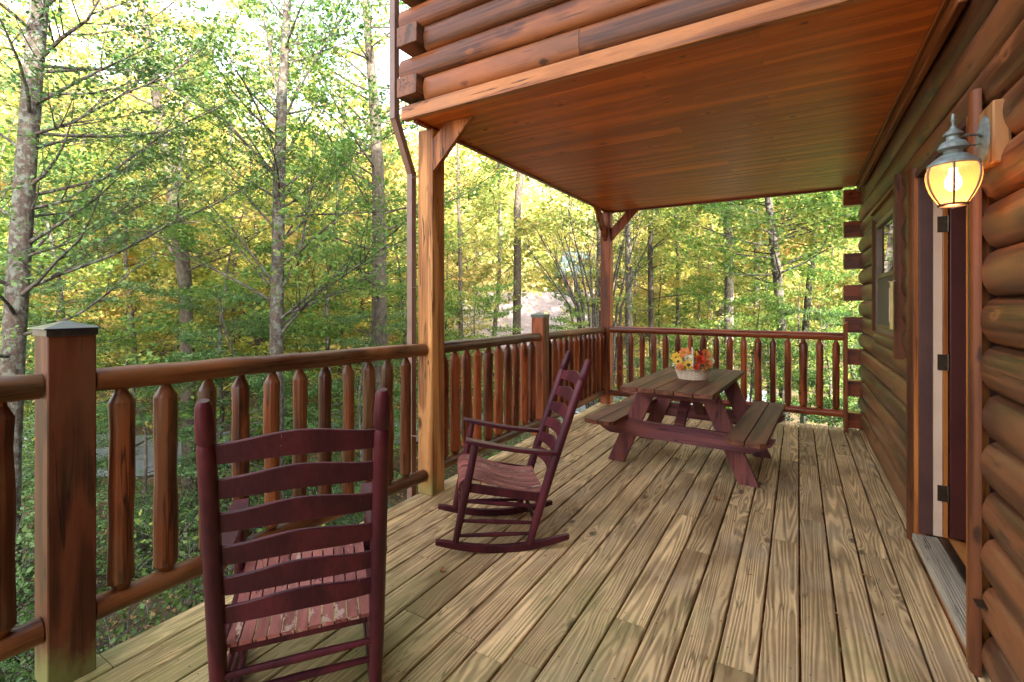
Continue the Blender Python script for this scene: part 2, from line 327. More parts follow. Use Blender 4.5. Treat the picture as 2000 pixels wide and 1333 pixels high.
# ------------------------------------------------------------------ ground and road
def gz(x, y):
    d = x * -.6 + y * .8                                        # roughly outward from the deck
    r = math.hypot(x + 1, y - 3)
    z = -2.7 - .02 * min(r, 18)
    if r > 17: z += .20 * min(r - 17, 22)
    if r > 39: z += .16 * (r - 39) ** .97
    z += .18 * math.sin(x * .7 + y * .3) * math.cos(y * .55 - x * .2) + .08 * math.sin(x * 2.1) * math.sin(y * 1.9)
    if d < -4: z = min(z, -2.7 + .05 * abs(d)) + 0
    if r > 300: z -= 0
    return min(z, 60)
def rings():
    rs = [0, 1, 2, 3, 4, 5, 6, 7, 8, 9, 10, 11.5, 13, 14.5, 16, 18, 20, 23, 26, 30, 34, 39, 45, 52, 60, 70, 85, 105, 140, 200, 300, 500]
    M = 96; vs = [(-1, 3, gz(-1, 3))]; fs = []
    for r in rs[1:]:
        for k in range(M):
            a = 2 * math.pi * k / M; x = -1 + r * math.cos(a); y = 3 + r * math.sin(a); vs.append((x, y, gz(x, y)))
    for k in range(M): fs.append((0, 1 + k, 1 + (k + 1) % M))
    for i in range(len(rs) - 2):
        for k in range(M):
            a = 1 + i * M + k; b = 1 + i * M + (k + 1) % M; fs.append((a, a + M, b + M, b))
    return vs, fs
gm = MB(); v_, f_ = rings(); gm.add(v_, f_)
m_ground = plain('forest_floor', (.15, .095, .048), .95, scale=2.2, col2=(.045, .036, .020), bump=.6)
ground = gm.build('ground', m_ground, ang=180); tag(ground, kind='structure')
rd = MB()                                                        # narrow asphalt drive crossing below the deck
def strip(path, wdt, dz):
    vs = []; fs = []
    for i, p in enumerate(path):
        a = Vector(path[max(i - 1, 0)]); b = Vector(path[min(i + 1, len(path) - 1)]); d = (b - a).normalized(); s = Vector((-d.y, d.x))
        for k in range(5):
            q = Vector(p) + s * wdt * (k / 4 - .5); vs.append((q.x, q.y, gz(q.x, q.y) + dz))
    for i in range(len(path) - 1):
        for k in range(4): a = i * 5 + k; fs.append((a, a + 1, a + 6, a + 5))
    return vs, fs
pp = [(-30 + i * 1.0, -6 + i * .92) for i in range(12)] + [(-18 + i * .7, 4.1 + i * .85) for i in range(24)]
v_, f_ = strip(pp, 3.4, .12); rd.add(v_, f_)
tag(rd.build('road', plain('asphalt_drive', (.22, .26, .32), .7, scale=8, col2=(.16, .19, .24))), kind='structure')

# ------------------------------------------------------------------ deck
rng = random.Random(5)
DY1 = 6.62; DX0 = -2.44; PIT = 0.1445; x = 0.013
dk = MB(); seams = [x + PIT * k for k in range(-17, 5)]
seams = [s for s in seams]
for i, sx_ in enumerate(seams):
    x0 = sx_; x1 = sx_ + PIT - .009
    if x0 > .70: continue
    y = -1.2 - rng.random() * 1.5
    joints = [-1.3]
    while joints[-1] < DY1 - .5: joints.append(joints[-1] + rng.choice([1.25, 1.7, 2.1, 2.9, 3.4]))
    joints = [j for j in joints if j < DY1 - .4] + [DY1 + (.0 if i % 2 else .012)]
    for a, b in zip(joints[:-1], joints[1:]):
        dz = rng.uniform(-.0015, .0015); e = .0025
        xa = x0 + rng.uniform(0, .001); yb = b - (.004 if b < DY1 - .1 else 0)
        prof = [(xa, -.036), (x1, -.036), (x1, -e * 1.6 + dz), (x1 - e * 1.6, dz), (xa + e * 1.6, dz), (xa, -e * 1.6 + dz)]
        dk.prism(prof, 'y', a, yb)
tag(dk.build('deck', m_deck, smooth=False), kind='structure')
sw_ = MB()
for sx_ in seams:
    if sx_ > .5 or sx_ < DX0: continue
    for yy in np.arange(.15, 6.6, .4):
        for dx in (.028, PIT - .036):
            cx = sx_ + dx + rng.uniform(-.004, .004); cy = yy + rng.uniform(-.006, .006); sw_.add([(cx + .0036 * math.cos(t), cy + .0036 * math.sin(t), .0022) for t in np.linspace(0, 2 * math.pi, 7)[:-1]], [(0, 1, 2, 3, 4, 5)])
tag(sw_.build('deck_screws', m_hinge, smooth=False), kind='structure')
fr = MB()
fr.box((DX0 + .02, -1.3, -.24), (DX0 + .06, DY1 - .03, -.04)); fr.box((DX0 + .06, DY1 - .07, -.24), (.6, DY1 - .03, -.04))
for yy in np.arange(-1.2, 6.5, .4): fr.box((DX0 + .065, yy, -.24), (.6, yy + .04, -.041))
for (xx, yy) in ((-2.3, .7), (-2.3, 2.8), (-2.3, 6.4), (0, 6.4), (-2.3, -1.2)): fr.box((xx, yy, -3.4), (xx + .14, yy + .14, -.245))
tag(fr.build('deck_framing', m_trimy), kind='structure')

# ------------------------------------------------------------------ cabin
cabin = empty('log_cabin', (0, 0, 0), 0, 'reddish brown log cabin with covered porch ceiling, open door and window at right', 'cabin')
LP = 0.1815; WX = .60                           # log pitch; x of the fattest part of the wall logs
def dlog(mb, ax, a0, a1, z0, face, sgn, h=LP, bulge=.044, thick=.15, seed=0):
    # one D-shaped log lying along ax, its rounded face at coordinate 'face' pointing to sgn
    r = random.Random(seed); K = 12; ph = r.random() * 9
    prof = []
    for k in range(K + 1):
        t = math.pi * (k / K) ; b = math.sin(t) ** .5 * bulge
        prof.append((face - sgn * (bulge - b), z0 + .002 + (h - .004) * k / K))
    prof += [(face - sgn * (bulge + thick), z0 + h - .002), (face - sgn * (bulge + thick), z0 + .002)]
    if sgn > 0: prof = prof[::-1]
    segs = max(2, int(abs(a1 - a0) / .25))
    def off(a, k): return ((math.sin(a * 2.1 + ph) * .003 + math.sin(a * 5.3 + ph * 2) * .0015), math.sin(a * 1.3 + ph) * .0012)
    mb.prism(prof, ax, a0, a1, segs, off)
CORN = 6.63
# --- right-hand wall: logs run along y. door y 2.52..3.62, window y 4.22..5.30
DOOR = (2.475, 3.70, 2.16); WIN = (4.17, 5.36, 1.18, 2.20)
wl = MB(); nrow = 36
for i in range(-12, nrow):
    z0 = i * LP; zc = z0 + LP / 2
    spans = [(-6.0, CORN + .17)]
    if 0 <= zc < DOOR[2]:
        if WIN[2] < zc < WIN[3]: spans = [(-6, DOOR[0]), (DOOR[1], WIN[0]), (WIN[1], CORN + .17)]
        else: spans = [(-6, DOOR[0]), (DOOR[1], CORN + .17)]
    elif WIN[2] < zc < WIN[3]: spans = [(-6, WIN[0]), (WIN[1], CORN + .17)]
    for a, b in spans:
        if b > CORN and i % 2 == 0: b = CORN - .01
        cuts = [a]
        if b - a > 4.2: cuts.append(a + rng.uniform(1.5, (b - a) - 1.2))
        cuts.append(b)
        for p, q in zip(cuts[:-1], cuts[1:]):
            dlog(wl, 'y', p + (.0015 if p != a else 0), q, z0, WX, -1, seed=i * 7 + int(p * 10))
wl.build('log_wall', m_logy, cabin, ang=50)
# crossing log ends of the rear wall, seen as flat squares at the far corner
ce = MB()
for i in range(0, nrow):
    if i % 2 == 0 and not (2.72 < i * LP + LP / 2 < 3.0):
        rr = random.Random(i)
        o = rr.uniform(-.006, .006)
        ce.box((.455 + o, CORN, i * LP + .002), (8.2, CORN + .15, (i + 1) * LP - .002))
    else:
        ce.box((WX + .06, CORN + .005, i * LP + .002), (8.2, CORN + .145, (i + 1) * LP - .002))
for i in range(-12, 0): ce.box((WX + .01, CORN + .005, i * LP + .002), (8.2, CORN + .145, (i + 1) * LP - .002))
ce.build('corner_logs', m_trimx if False else m_railx, cabin, bevel=.004)
# shell behind: other walls, floor, roof
sh = MB()
sh.box((7.9, -6, -2.5), (8.1, CORN - .01, 6.5)); sh.box((.8, -6.1, -2.5), (8.1, -5.9, 6.5)); sh.box((2.9, -5.8, 0), (3.0, CORN - .02, 2.7))
sh.box((.82, -5.8, 2.70), (7.9, CORN - .02, 2.74)); sh.box((.82, 4.0, .05), (2.9, 4.05, 2.7))
sh.add([(.7, -6.0, 6.4), (8.0, -6.0, 6.4), (4.35, -6.0, 9.9), (.7, 6.6, 6.4), (8.0, 6.6, 6.4), (4.35, 6.6, 9.9)], [(0, 1, 2), (3, 5, 4)])
sh.build('inner_walls', m_wallin, cabin)
fi = MB()
for k in range(24): fi.box((.735 + k * .09, 1.5, .0), (.735 + k * .09 + .088, 3.99, .083))
fi.build('interior_floor', m_floorin, cabin)
rf = MB()  # main roof is out of view, ridge raised so it shades the near trees
rf.add([(-.1, -6.6, 6.4), (4.35, -6.6, 10.2), (8.8, -6.6, 6.4), (-.1, 7.2, 6.4), (4.35, 7.2, 10.2), (8.8, 7.2, 6.4), (.1, -6.6, 6.3), (4.35, -6.6, 10.0), (8.6, -6.6, 6.3), (.1, 7.2, 6.3), (4.35, 7.2, 10.0), (8.6, 7.2, 6.3)],
       [(0, 3, 4, 1), (1, 4, 5, 2), (6, 7, 10, 9), (7, 8, 11, 10), (0, 1, 7, 6), (1, 2, 8, 7), (3, 9, 10, 4), (4, 10, 11, 5), (0, 6, 9, 3), (2, 5, 11, 8)])
rf.add([(-2.9, 2.0, 5.0), (-.9, 2.0, 6.7), (1.2, 2.0, 5.0), (-2.9, 7.2, 5.0), (-.9, 7.2, 6.7), (1.2, 7.2, 5.0), (-2.75, 2.0, 4.95), (-.9, 2.0, 6.5), (1.05, 2.0, 4.95), (-2.75, 7.2, 4.95), (-.9, 7.2, 6.5), (1.05, 7.2, 4.95)],
       [(0, 3, 4, 1), (1, 4, 5, 2), (6, 7, 10, 9), (7, 8, 11, 10), (0, 1, 7, 6), (1, 2, 8, 7), (3, 9, 10, 4), (4, 10, 11, 5), (0, 6, 9, 3), (2, 5, 11, 8)])
rf.build('roof', m_roofc, cabin, smooth=False)
# --- upper storey over the porch
ZC = 2.745; YB = 2.52; XL = -2.36
cl = MB()                                         # ceiling boards run along x
y = YB + .05; cb_i = 0
while y < DY1 - .02:
    y1 = min(y + .140, DY1 - .005)
    x0 = XL + .0; js = [x0]
    while js[-1] < .3: js.append(js[-1] + rng.choice([.9, 1.6, 2.2, 3.2]))
    js = [j for j in js if j < .2] + [.655]
    for a, b in zip(js[:-1], js[1:]):
        e = .0035
        cl.prism([(y, ZC + .02), (y, ZC + e), (y + e, ZC), (y1 - .001 - e, ZC), (y1 - .001, ZC + e), (y1 - .001, ZC + .02)], 'x', a, b - .0006)
    y = y1
cl.build('porch_ceiling', m_ceil, cabin, smooth=False)
uf = MB(); uf.box((XL, YB + .04, ZC + .024), (.64, DY1 - .005, ZC + .2)); uf.build('upper_floor', m_dark, cabin)
bm_ = MB()                                        # fascia beam under the upper wall
bm_.box((-2.44, YB, ZC - .005), (.64, YB + .048, ZC + .092)); bm_.build('fascia_board', m_trimx, cabin, bevel=.005)
b2 = MB(); b2.box((XL - .01, YB + .052, ZC - .022), (XL + .028, DY1 - .0, ZC + .09)); b2.box((XL + .03, DY1 - .03, ZC - .022), (.44, DY1 + .02, ZC + .09))
b2.build('ceiling_edge_trim', m_railx, cabin, bevel=.003)
uw = MB(); zt = ZC + .095; UP = .178
for i in range(12):
    z0 = zt + i * UP
    xl = -2.47 if i % 2 == 1 else -2.235
    for a, b in (((xl, rng.uniform(-1.2, .1)), (0, 0)) if True else ()):
        if a == 0 and b == 0: continue
        dlog(uw, 'x', a, b, z0, YB + .005, -1, h=UP, bulge=.034, seed=i + 90); dlog(uw, 'x', b + .002, .70, z0, YB + .005, -1, h=UP, bulge=.034, seed=i + 190)
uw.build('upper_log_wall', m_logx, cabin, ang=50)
ue = MB()
for i in range(12):
    z0 = zt + i * UP
    if i % 2 == 0: ue.box((-2.43, YB - .055, z0 + .035), (-2.245, DY1, z0 + UP - .004))
    else: ue.box((-2.39, YB + .16, z0 + .004), (-2.245, DY1, z0 + UP - .004))
ue.box((-2.22, DY1 - .05, zt), (.6, DY1 + .08, zt + 12 * UP))
ue.build('upper_corner_logs', m_logy, cabin, bevel=.006)
# ceiling/wall trim boards
ct = MB(); ct.box((WX - .045, YB + .06, ZC - .10), (WX - .012, CORN - .2, ZC - .003)); ct.build('ceiling_trim', m_trimy, cabin, bevel=.005)
ct = MB(); ct.box((WX - .065, YB + .06, ZC - .03), (WX - .047, CORN - .2, ZC - .004)); ct.build('quarter_round', m_trimy, cabin, bevel=.004)
# --- door opening
def halfround(mb, x, y0, y1, z0, z1, dep=.06):     # vertical trim with a rounded front, front at x
    K = 8; prof = []
    for k in range(K + 1):
        t = math.pi * k / K; prof.append((x + dep * (1 - math.sin(t) ** .7), y0 + (y1 - y0) * (1 - math.cos(t)) / 2))
    prof += [(x + dep + .008, y1), (x + dep + .008, y0)]
    mb.prism(prof, 'z', z0, z1, 4)
dc = MB(); halfround(dc, .570, 3.655, 3.80, .0, 2.23, .04); dc.build('door_casing', m_trimz, cabin)
dc = MB(); halfround(dc, .572, 2.477, 2.548, .0, 2.25, .022); dc.build('door_casing', m_trimz, cabin)
dc = MB(); dc.box((.575, 2.55, 0), (.64, 2.556, 2.17)); dc.build('casing_edge_strip', m_orange, cabin)
dc = MB(); dc.box((.590, 3.63, .05), (.64, 3.653, 2.17)); dc.build('casing_edge_strip', m_orange, cabin)
hd = MB(); hd.box((.595, 2.556, 2.165), (.80, 3.64, 2.20)); hd.build('door_header', m_jamb, cabin)
jb = MB(); jb.box((.608, 3.60, .088), (.667, 3.70, 2.163)); jb.build('door_jamb', m_jamb, cabin, bevel=.003)
jb = MB(); jb.box((.643, 2.558, .095), (.70, 2.58, 2.163)); jb.build('door_jamb', m_jamb, cabin, bevel=.003)
jb = MB(); jb.box((.669, 3.606, .088), (.712, 3.70, 2.163)); jb.build('inner_jamb', m_white, cabin, bevel=.002)
jb = MB(); jb.box((.7135, 3.603, .088), (.735, 3.70, 2.163)); jb.build('inner_casing', m_orange, cabin, bevel=.002)
door = MB(); door.box((.740, 3.585, .10), (1.60, 3.625, 2.13))
dr = door.build('door', m_door, cabin, bevel=.003)
dp = MB()
for (a, b) in ((.2, .9), (1.05, 2.0)): dp.box((.88, 3.578, a), (1.18, 3.584, b)); dp.box((1.26, 3.578, a), (1.54, 3.584, b))
dp.build('door_panel', m_door, dr, bevel=.003)
for z in (.34, 1.09, 1.88):
    h = MB(); h.box((.688, 3.599, z - .045), (.731, 3.6045, z + .045)); h.tube([(.734, 3.594, z - .047), (.734, 3.594, z + .047)], .007, 8)
    h.box((.698, 3.597, z + .02), (.704, 3.5985, z + .03)); h.build('hinge', m_hinge, dr, bevel=.002)
th = MB(); th.box((.575, 2.56, .045), (.69, 3.598, .082))
for k in range(9): th.box((.585 + k * .0115, 2.562, .082), (.590 + k * .0115, 3.597, .086))
th.build('threshold', m_sill, cabin, bevel=.002)
th = MB(); th.box((.585, 2.56, .0), (.66, 3.65, .044)); th.build('threshold_riser', m_trimy, cabin)
th = MB(); th.box((.691, 2.515, .0), (.734, 3.597, .0875)); th.build('inner_sill', m_hinge, cabin, bevel=.003)
# sheet of flashing poking out of the near casing
fl = MB(); fl.box((.575, 2.40, .30), (.64, 2.46, .304)); fl.box((.57, 2.40, .3042), (.60, 2.455, .307)); fl.build('flashing', m_hinge, cabin)
# --- window
wn = empty('window', (0, 0, 0)); wn.parent = cabin; wn.name = 'window'
def wb(name, boxes, mat, bev=.003, par=wn):
    b = MB()
    for a, c in boxes: b.box(a, c)
    return b.build(name, mat, par, bevel=bev)
wt = MB(); halfround(wt, .575, 5.33, 5.43, 1.18, 2.18, .04); wt.build('side_trim', m_trimz, wn)
wb('side_trim', [((.563, 4.10, 1.05), (.66, 4.165, 2.30))], m_trimz)
wt = MB()
K = 8; prof = [(.585 + .05 * (1 - math.sin(math.pi * k / K) ** .7), 2.13 + .10 * k / K) for k in range(K + 1)] + [(.68, 2.23), (.68, 2.13)]
wt.prism(prof, 'y', 4.167, 5.42, 6); wt.build('head_trim', m_logy, wn)
wt = MB(); prof = [(.585 + .05 * (1 - math.sin(math.pi * k / K) ** .7), 1.05 + .13 * k / K) for k in range(K + 1)] + [(.68, 1.18), (.68, 1.05)]
wt.prism(prof, 'y', 4.167, 5.42, 6); wt.build('sill_trim', m_logy, wn)
wb('drip_cap', [((.572, 4.17, 2.235), (.66, 5.5, 2.25))], m_trimy)
wb('window_frame', [((.598, 4.168, 1.18), (.68, 4.21, 2.13)), ((.598, 5.29, 1.18), (.68, 5.328, 2.13)), ((.598, 4.211, 2.09), (.68, 5.289, 2.13)), ((.596, 4.211, 1.18), (.68, 5.289, 1.215)), ((.602, 4.211, 1.64), (.66, 5.289, 1.675))], m_frame)
wb('pane', [((.620, 4.211, 1.676), (.626, 5.289, 2.089))], m_glass, 0)
wb('insect_screen', [((.612, 4.211, 1.216), (.616, 5.289, 1.639))], m_screen, 0)
wb('window_back', [((.70, 4.2, 1.15), (.72, 5.4, 2.2))], m_dark, 0)

# ------------------------------------------------------------------ thermometer
tm = empty('thermometer', (.545, 4.06, 1.42), 0, 'small yellowed wooden thermometer plaque hanging by the window trim', 'thermometer')
b = MB(); b.box((-.012, -.02, -.17), (.004, .02, .15)); b.build('backing_board', m_therm, tm, bevel=.003)
b = MB(); b.tube([(-.015, 0, -.12), (-.015, 0, .11)], .003, 6); b.build('glass_tube', m_white, tm)
b = MB()
for k in range(12): b.box((-.0135, .006, -.11 + k * .018), (-.0122, .014, -.1075 + k * .018))
b.build('scale_marks', m_hinge, tm)
b = MB(); b.tube([(-.02, .02, .155), (.0, 0, .15), (.01, -.03, .16)], .003, 6); b.build('hook', m_white, tm)

# ------------------------------------------------------------------ wall lamp
lamp = empty('wall_lamp', (.465, 2.216, 1.869), 0, 'lit outdoor wall lantern with ribbed seeded glass bowl and verdigris cap', 'wall lamp')
b = MB(); b.box((.112, .045, .045), (.160, .205, .262)); b.build('mounting_block', m_block, lamp, bevel=.006)
b = MB()
pr = [(0.0, 0), (.052, .0), (.052, .006), (.04, .012), (.02, .02), (0, .022)]
b.lathe([(r, z) for r, z in pr], 24)
M = Matrix.Translation((.111, .120, .150)) @ Matrix.Rotation(R_(-90), 4, 'Y')
b.v = [tuple(M @ Vector((p[0] * 1.55, p[1], p[2]))) for p in b.v]; b.build('back_plate', m_verd, lamp)
b = MB(); b.tube([(.10, .11, .15), (.085, .075, .155), (.05, .04, .150), (.01, .006, .135)], .005, 8); b.tube([(.10, .11, .13), (.07, .07, .120), (.03, .02, .115)], .0035, 8); b.build('arm', m_verd, lamp)
b = MB(); b.lathe([(.0, .222), (.005, .220), (.008, .213), (.006, .205), (.010, .198), (.006, .191), (.005, .180), (.011, .174), (.011, .170), (.016, .165), (.034, .152), (.036, .146), (.030, .142), (.024, .142), (.026, .128), (.040, .122), (.053, .106), (.056, .098), (.046, .094), (.036, .090), (.032, .082), (.048, .076), (.064, .066), (.078, .055), (.090, .047), (.093, .040), (.088, .036)], 32)
b.v = [(p[0] * .78, p[1] * .78, p[2]) for p in b.v]; b.build('lamp_cap', m_verd, lamp)
def bowl(z):                                       # radius of the glass bowl at height z
    t = (z + .062) / .100
    return None
prof = [(r * .78, z) for r, z in [(.086, .040), (.095, .02), (.097, 0), (.093, -.022), (.084, -.045), (.070, -.068), (.054, -.088), (.047, -.096)]]
b = MB(); b.lathe(prof, 40)
gm_, t_, nd_, lk_, P_ = newmat('seeded_glass')
vo = N(nd_, 'TexVoronoi'); vo.inputs['Scale'].default_value = 260; tc_ = N(nd_, 'TexCoord'); lk_.new(tc_.outputs['Object'], vo.inputs['Vector'])
P_.inputs['Base Color'].default_value = (1.0, .80, .50, 1); P_.inputs['Roughness'].default_value = .15; P_.inputs['Transmission Weight'].default_value = .0
trn = N(nd_, 'BsdfTransparent'); trn.inputs[0].default_value = (1, .74, .45, 1); trl = N(nd_, 'BsdfTranslucent'); trl.inputs[0].default_value = (.42, .24, .10, 1)
mx1 = N(nd_, 'MixShader'); mx1.inputs[0].default_value = .45; lk_.new(trn.outputs[0], mx1.inputs[1]); lk_.new(trl.outputs[0], mx1.inputs[2])
mx2 = N(nd_, 'MixShader'); mx2.inputs[0].default_value = .12; lk_.new(mx1.outputs[0], mx2.inputs[1]); lk_.new(P_.outputs[0], mx2.inputs[2])
bp_ = N(nd_, 'Bump'); bp_.inputs['Strength'].default_value = .6; bp_.inputs['Distance'].default_value = .002; lk_.new(vo.outputs[0], bp_.inputs['Height'])
lk_.new(bp_.outputs[0], P_.inputs['Normal']); lk_.new(bp_.outputs[0], trl.inputs['Normal'])
lk_.new(mx2.outputs[0], [x for x in nd_ if x.type == 'OUTPUT_MATERIAL'][0].inputs[0])
b.build('glass_bowl', gm_, lamp)
for k in range(6):
    a = math.pi * 2 * k / 6 + .35
    b = MB(); b.tube([((r + .002) * math.cos(a), (r + .002) * math.sin(a), z) for r, z in prof], .0036, 6); b.build('glass_rib', m_bronze, lamp)
b = MB(); b.tube([(.0385 * math.cos(t), .0385 * math.sin(t), -.097) for t in np.linspace(0, 2 * math.pi, 25)], .0045, 6, cap=False)
b.tube([(.036, 0, -.098), (-.036, 0, -.098)], .0025, 6); b.lathe([(0, -.112), (.004, -.109), (.005, -.104), (.003, -.1)], 10); b.build('bottom_ring', m_bronze, lamp)
b = MB(); b.lathe([(0, -.05), (.013, -.046), (.022, -.034), (.024, -.020), (.021, -.004), (.013, .014), (.012, .03), (0, .035)], 20)
em = bpy.data.materials.new('bulb_glow'); em.use_nodes = True
for n in list(em.node_tree.nodes):
    if n.type == 'BSDF_PRINCIPLED': em.node_tree.nodes.remove(n)
e_ = em.node_tree.nodes.new('ShaderNodeEmission'); e_.inputs[0].default_value = (1, .62, .28, 1); e_.inputs[1].default_value = 3.5
em.node_tree.links.new(e_.outputs[0], [x for x in em.node_tree.nodes if x.type == 'OUTPUT_MATERIAL'][0].inputs[0])
b.build('bulb', em, lamp)
ld = bpy.data.lights.new('bulb_light', 'POINT'); ld.energy = .32; ld.color = (1, .52, .22); ld.shadow_soft_size = .03
lo = bpy.data.objects.new('bulb_light', ld); C.objects.link(lo); lo.parent = lamp; lo.location = (0, 0, -.075)

# ------------------------------------------------------------------ posts
def post(name, x0, y0, z1, w, mat, label, cat, group=None):
    e = empty(name, (x0 + w / 2, y0 + w / 2, 0), 0, label, cat, group)
    return e
PX = -2.45; PW = .142
mid = empty('porch_post', (-2.382, 2.781, 0), 0, 'square honey brown timber post nearest the camera holding up the log overhang', 'post', 'porch posts')
b = MB(); b.box((-.071, -.071, 0), (.071, .071, ZC - .024)); b.build('post_shaft', m_postz, mid, bevel=.006)
b = MB()                                           # knee brace towards the cabin
def brace(b, ax, s, y0, y1, top, drop=.52, off=.071, wd=.125):
    # diagonal board in plane of axis ax going away in direction s
    a0 = off; a1 = off + .40
    pts = [(a0, top - drop), (a0, top - drop + wd * 1.5), (a1 - wd * 1.42, top), (a1, top)]
    pts = [(s * p, q) for p, q in pts]
    vs = []
    for yy in (y0, y1):
        for p, q in pts: vs.append((p, yy, q) if ax == 'x' else (yy, p, q))
    b.add(vs, [(0, 1, 2, 3), (7, 6, 5, 4), (0, 4, 5, 1), (1, 5, 6, 2), (2, 6, 7, 3), (3, 7, 4, 0)])
brace(b, 'x', 1, -.069, -.031, ZC - .006, .38, .030, .165); b.build('knee_brace', wood('brace_wood', (.17, .05, .014), (.42, .15, .042), 'z', ring=4, var=.1, knots=.12), mid, bevel=.004)
far = empty('porch_post', (-2.345, 6.545, 0), 0, 'square red brown timber post at the far porch corner with two knee braces', 'post', 'porch posts')
b = MB(); b.box((-.07, -.07, 0), (.07, .07, ZC - .024)); b.build('post_shaft', m_farpost, far, bevel=.006)
b = MB(); brace(b, 'x', 1, -.02, .02, ZC - .024, .42, .07, .12); b.build('knee_brace', m_farpost, far, bevel=.004)
b = MB(); brace(b, 'y', -1, -.02, .02, ZC - .024, .42, .07, .12); b.build('knee_brace', m_farpost, far, bevel=.004)
def newel(x, y, h, mat, label):
    e = empty('newel_post', (x, y, 0), 0, label, 'newel post', 'capped railing posts')
    b = MB(); b.box((-.071, -.071, 0), (.071, .071, h)); b.build('post_shaft', mat, e, bevel=.005)
    b = MB(); a = .0755
    b.box((-a, -a, h - .012), (a, a, h + .012)); c = .083
    b.add([(-c, -c, h + .0125), (c, -c, h + .0125), (c, c, h + .0125), (-c, c, h + .0125), (-c, -c, h + .0175), (c, -c, h + .0175), (c, c, h + .0175), (-c, c, h + .0175), (0, 0, h + .045)],
          [(3, 2, 1, 0), (0, 1, 5, 4), (1, 2, 6, 5), (2, 3, 7, 6), (3, 0, 4, 7), (4, 5, 8), (5, 6, 8), (6, 7, 8), (7, 4, 8)])
    b.build('post_cap', m_capm, e, smooth=False, bevel=.002)
    return e
newel(-2.415, .688, 1.318, m_newelz, 'dark red newel post at the left, black pyramid cap, mossy foot')
newel(-2.392, 4.585, 1.285, m_farpost, 'red brown newel post with dark flat cap between the two timber posts')

# ------------------------------------------------------------------ railings
def spindle(b, x, y, z0, z1, r, rg):
    r *= rg.uniform(.86, 1.12); t = .42
    zs = [z0, z0 + .006, z0 + .028, z0 + .032, z0 + .06]; rs = [r * .55, r * .62, r * .93, r, r]
    n = 6
    for k in range(1, n): zs.append(z0 + .06 + (z1 - z0 - .12) * k / n); rs.append(r * rg.uniform(.90, 1.05))
    zs += [z1 - .066, z1 - .060, z1 - .026, z1 - .020, z1]; rs += [r, r * .97, r * .56, r * .47, r * .45]
    dx = rg.uniform(-.004, .004); dy = rg.uniform(-.006, .006)
    b.tube([(x + dx * math.sin(k) * .6, y + dy * math.cos(k * .7) * .5, z) for k, z in enumerate(zs)], rs, 14, jit=.015, rng=rg)
def railing(label, ax, fixed, a0, a1, zt, zb, pos, r=.048, sr=.042, mats=None, grp='porch railings'):
    # zt, zb: (z at a0, z at a1) of the top and bottom rail centres
    rg = random.Random(int(a0 * 100) + 7)
    mid_ = (a0 + a1) / 2
    loc = (fixed, mid_, 0) if ax == 'y' else (mid_, fixed, 0)
    e = empty('porch_railing', loc, 0, label, 'railing', grp)
    def P(a, z, w=0): return (w, a - mid_, z) if ax == 'y' else (a - mid_, w, z)
    for nm, zz, rr in (('top_rail', zt, r), ('bottom_rail', zb, r * .95)):
        n = max(4, int((a1 - a0) / .12)); pts = []; rad = []
        for k in range(n + 1):
            f = k / n; a = a0 + (a1 - a0) * f
            pts.append(P(a, zz[0] + (zz[1] - zz[0]) * f + rg.uniform(-.0025, .0025), rg.uniform(-.002, .002))); rad.append(rr * rg.uniform(.95, 1.04))
        b = MB(); b.tube(pts, rad, 20, jit=.012, rng=rg); b.build(nm, mats[0], e, ang=60)
    for p in pos:
        f = (p - a0) / (a1 - a0); z1 = zt[0] + (zt[1] - zt[0]) * f - r * .75; z0 = zb[0] + (zb[1] - zb[0]) * f + r * .85
        b = MB(); c = P(p, 0); spindle(b, c[0], c[1], z0, z1, sr, rg); b.build('spindle', mats[1], e, ang=24)
    return e
RX = -2.385
railing('log railing at the left picture edge, left of the capped dark newel post', 'y', RX - .02, -1.1, .612, (1.16, 1.122), (.25, .215), [-.9, -.73, -.56, -.39, -.22, -.05, .12, .30, .505], mats=(m_raily, m_spin), sr=.044)
railing('log railing behind the maroon chair, between dark newel post and near timber post', 'y', RX - .005, .762, 2.70, (1.125, 1.082), (.222, .145), [.855, 1.015, 1.19, 1.345, 1.51, 1.675, 1.84, 2.01, 2.175, 2.34, 2.515], mats=(m_raily, m_spin))
railing('log railing behind the side-on rocking chair, between near timber post and second newel', 'y', RX, 2.856, 4.51, (1.08, 1.068), (.17, .15), [2.92, 3.075, 3.235, 3.39, 3.56, 3.735, 3.90, 4.05, 4.22, 4.38], mats=(m_raily, m_spinr), r=.046)
railing('short log railing between the second newel and the far corner post', 'y', RX + .01, 4.66, 6.47, (1.068, 1.05), (.15, .155), [4.76 + .15 * k for k in range(12)], mats=(m_raily, m_spinr), r=.046)
RY = 6.50
railing('red log railing across the far end of the porch behind the picnic table', 'x', RY, -2.27, .438, (1.055, 1.05), (.165, .185), [-2.135 + .1567 * k for k in range(17)], mats=(m_railx, m_spinr), r=.047, sr=.040)
b = MB(); b.add([(.44, 6.40, 0), (.475, 6.40, 0), (.475, 6.54, 0), (.44, 6.54, 0), (.44, 6.40, 1.19), (.475, 6.40, 1.225), (.475, 6.54, 1.225), (.44, 6.54, 1.19)], [(0, 3, 2, 1), (4, 5, 6, 7), (0, 1, 5, 4), (1, 2, 6, 5), (2, 3, 7, 6), (3, 0, 4, 7)])
tag(b.build('rail_end_board', m_farpost, bevel=.004), 'narrow upright red board closing the far railing beside the log ends', 'post')

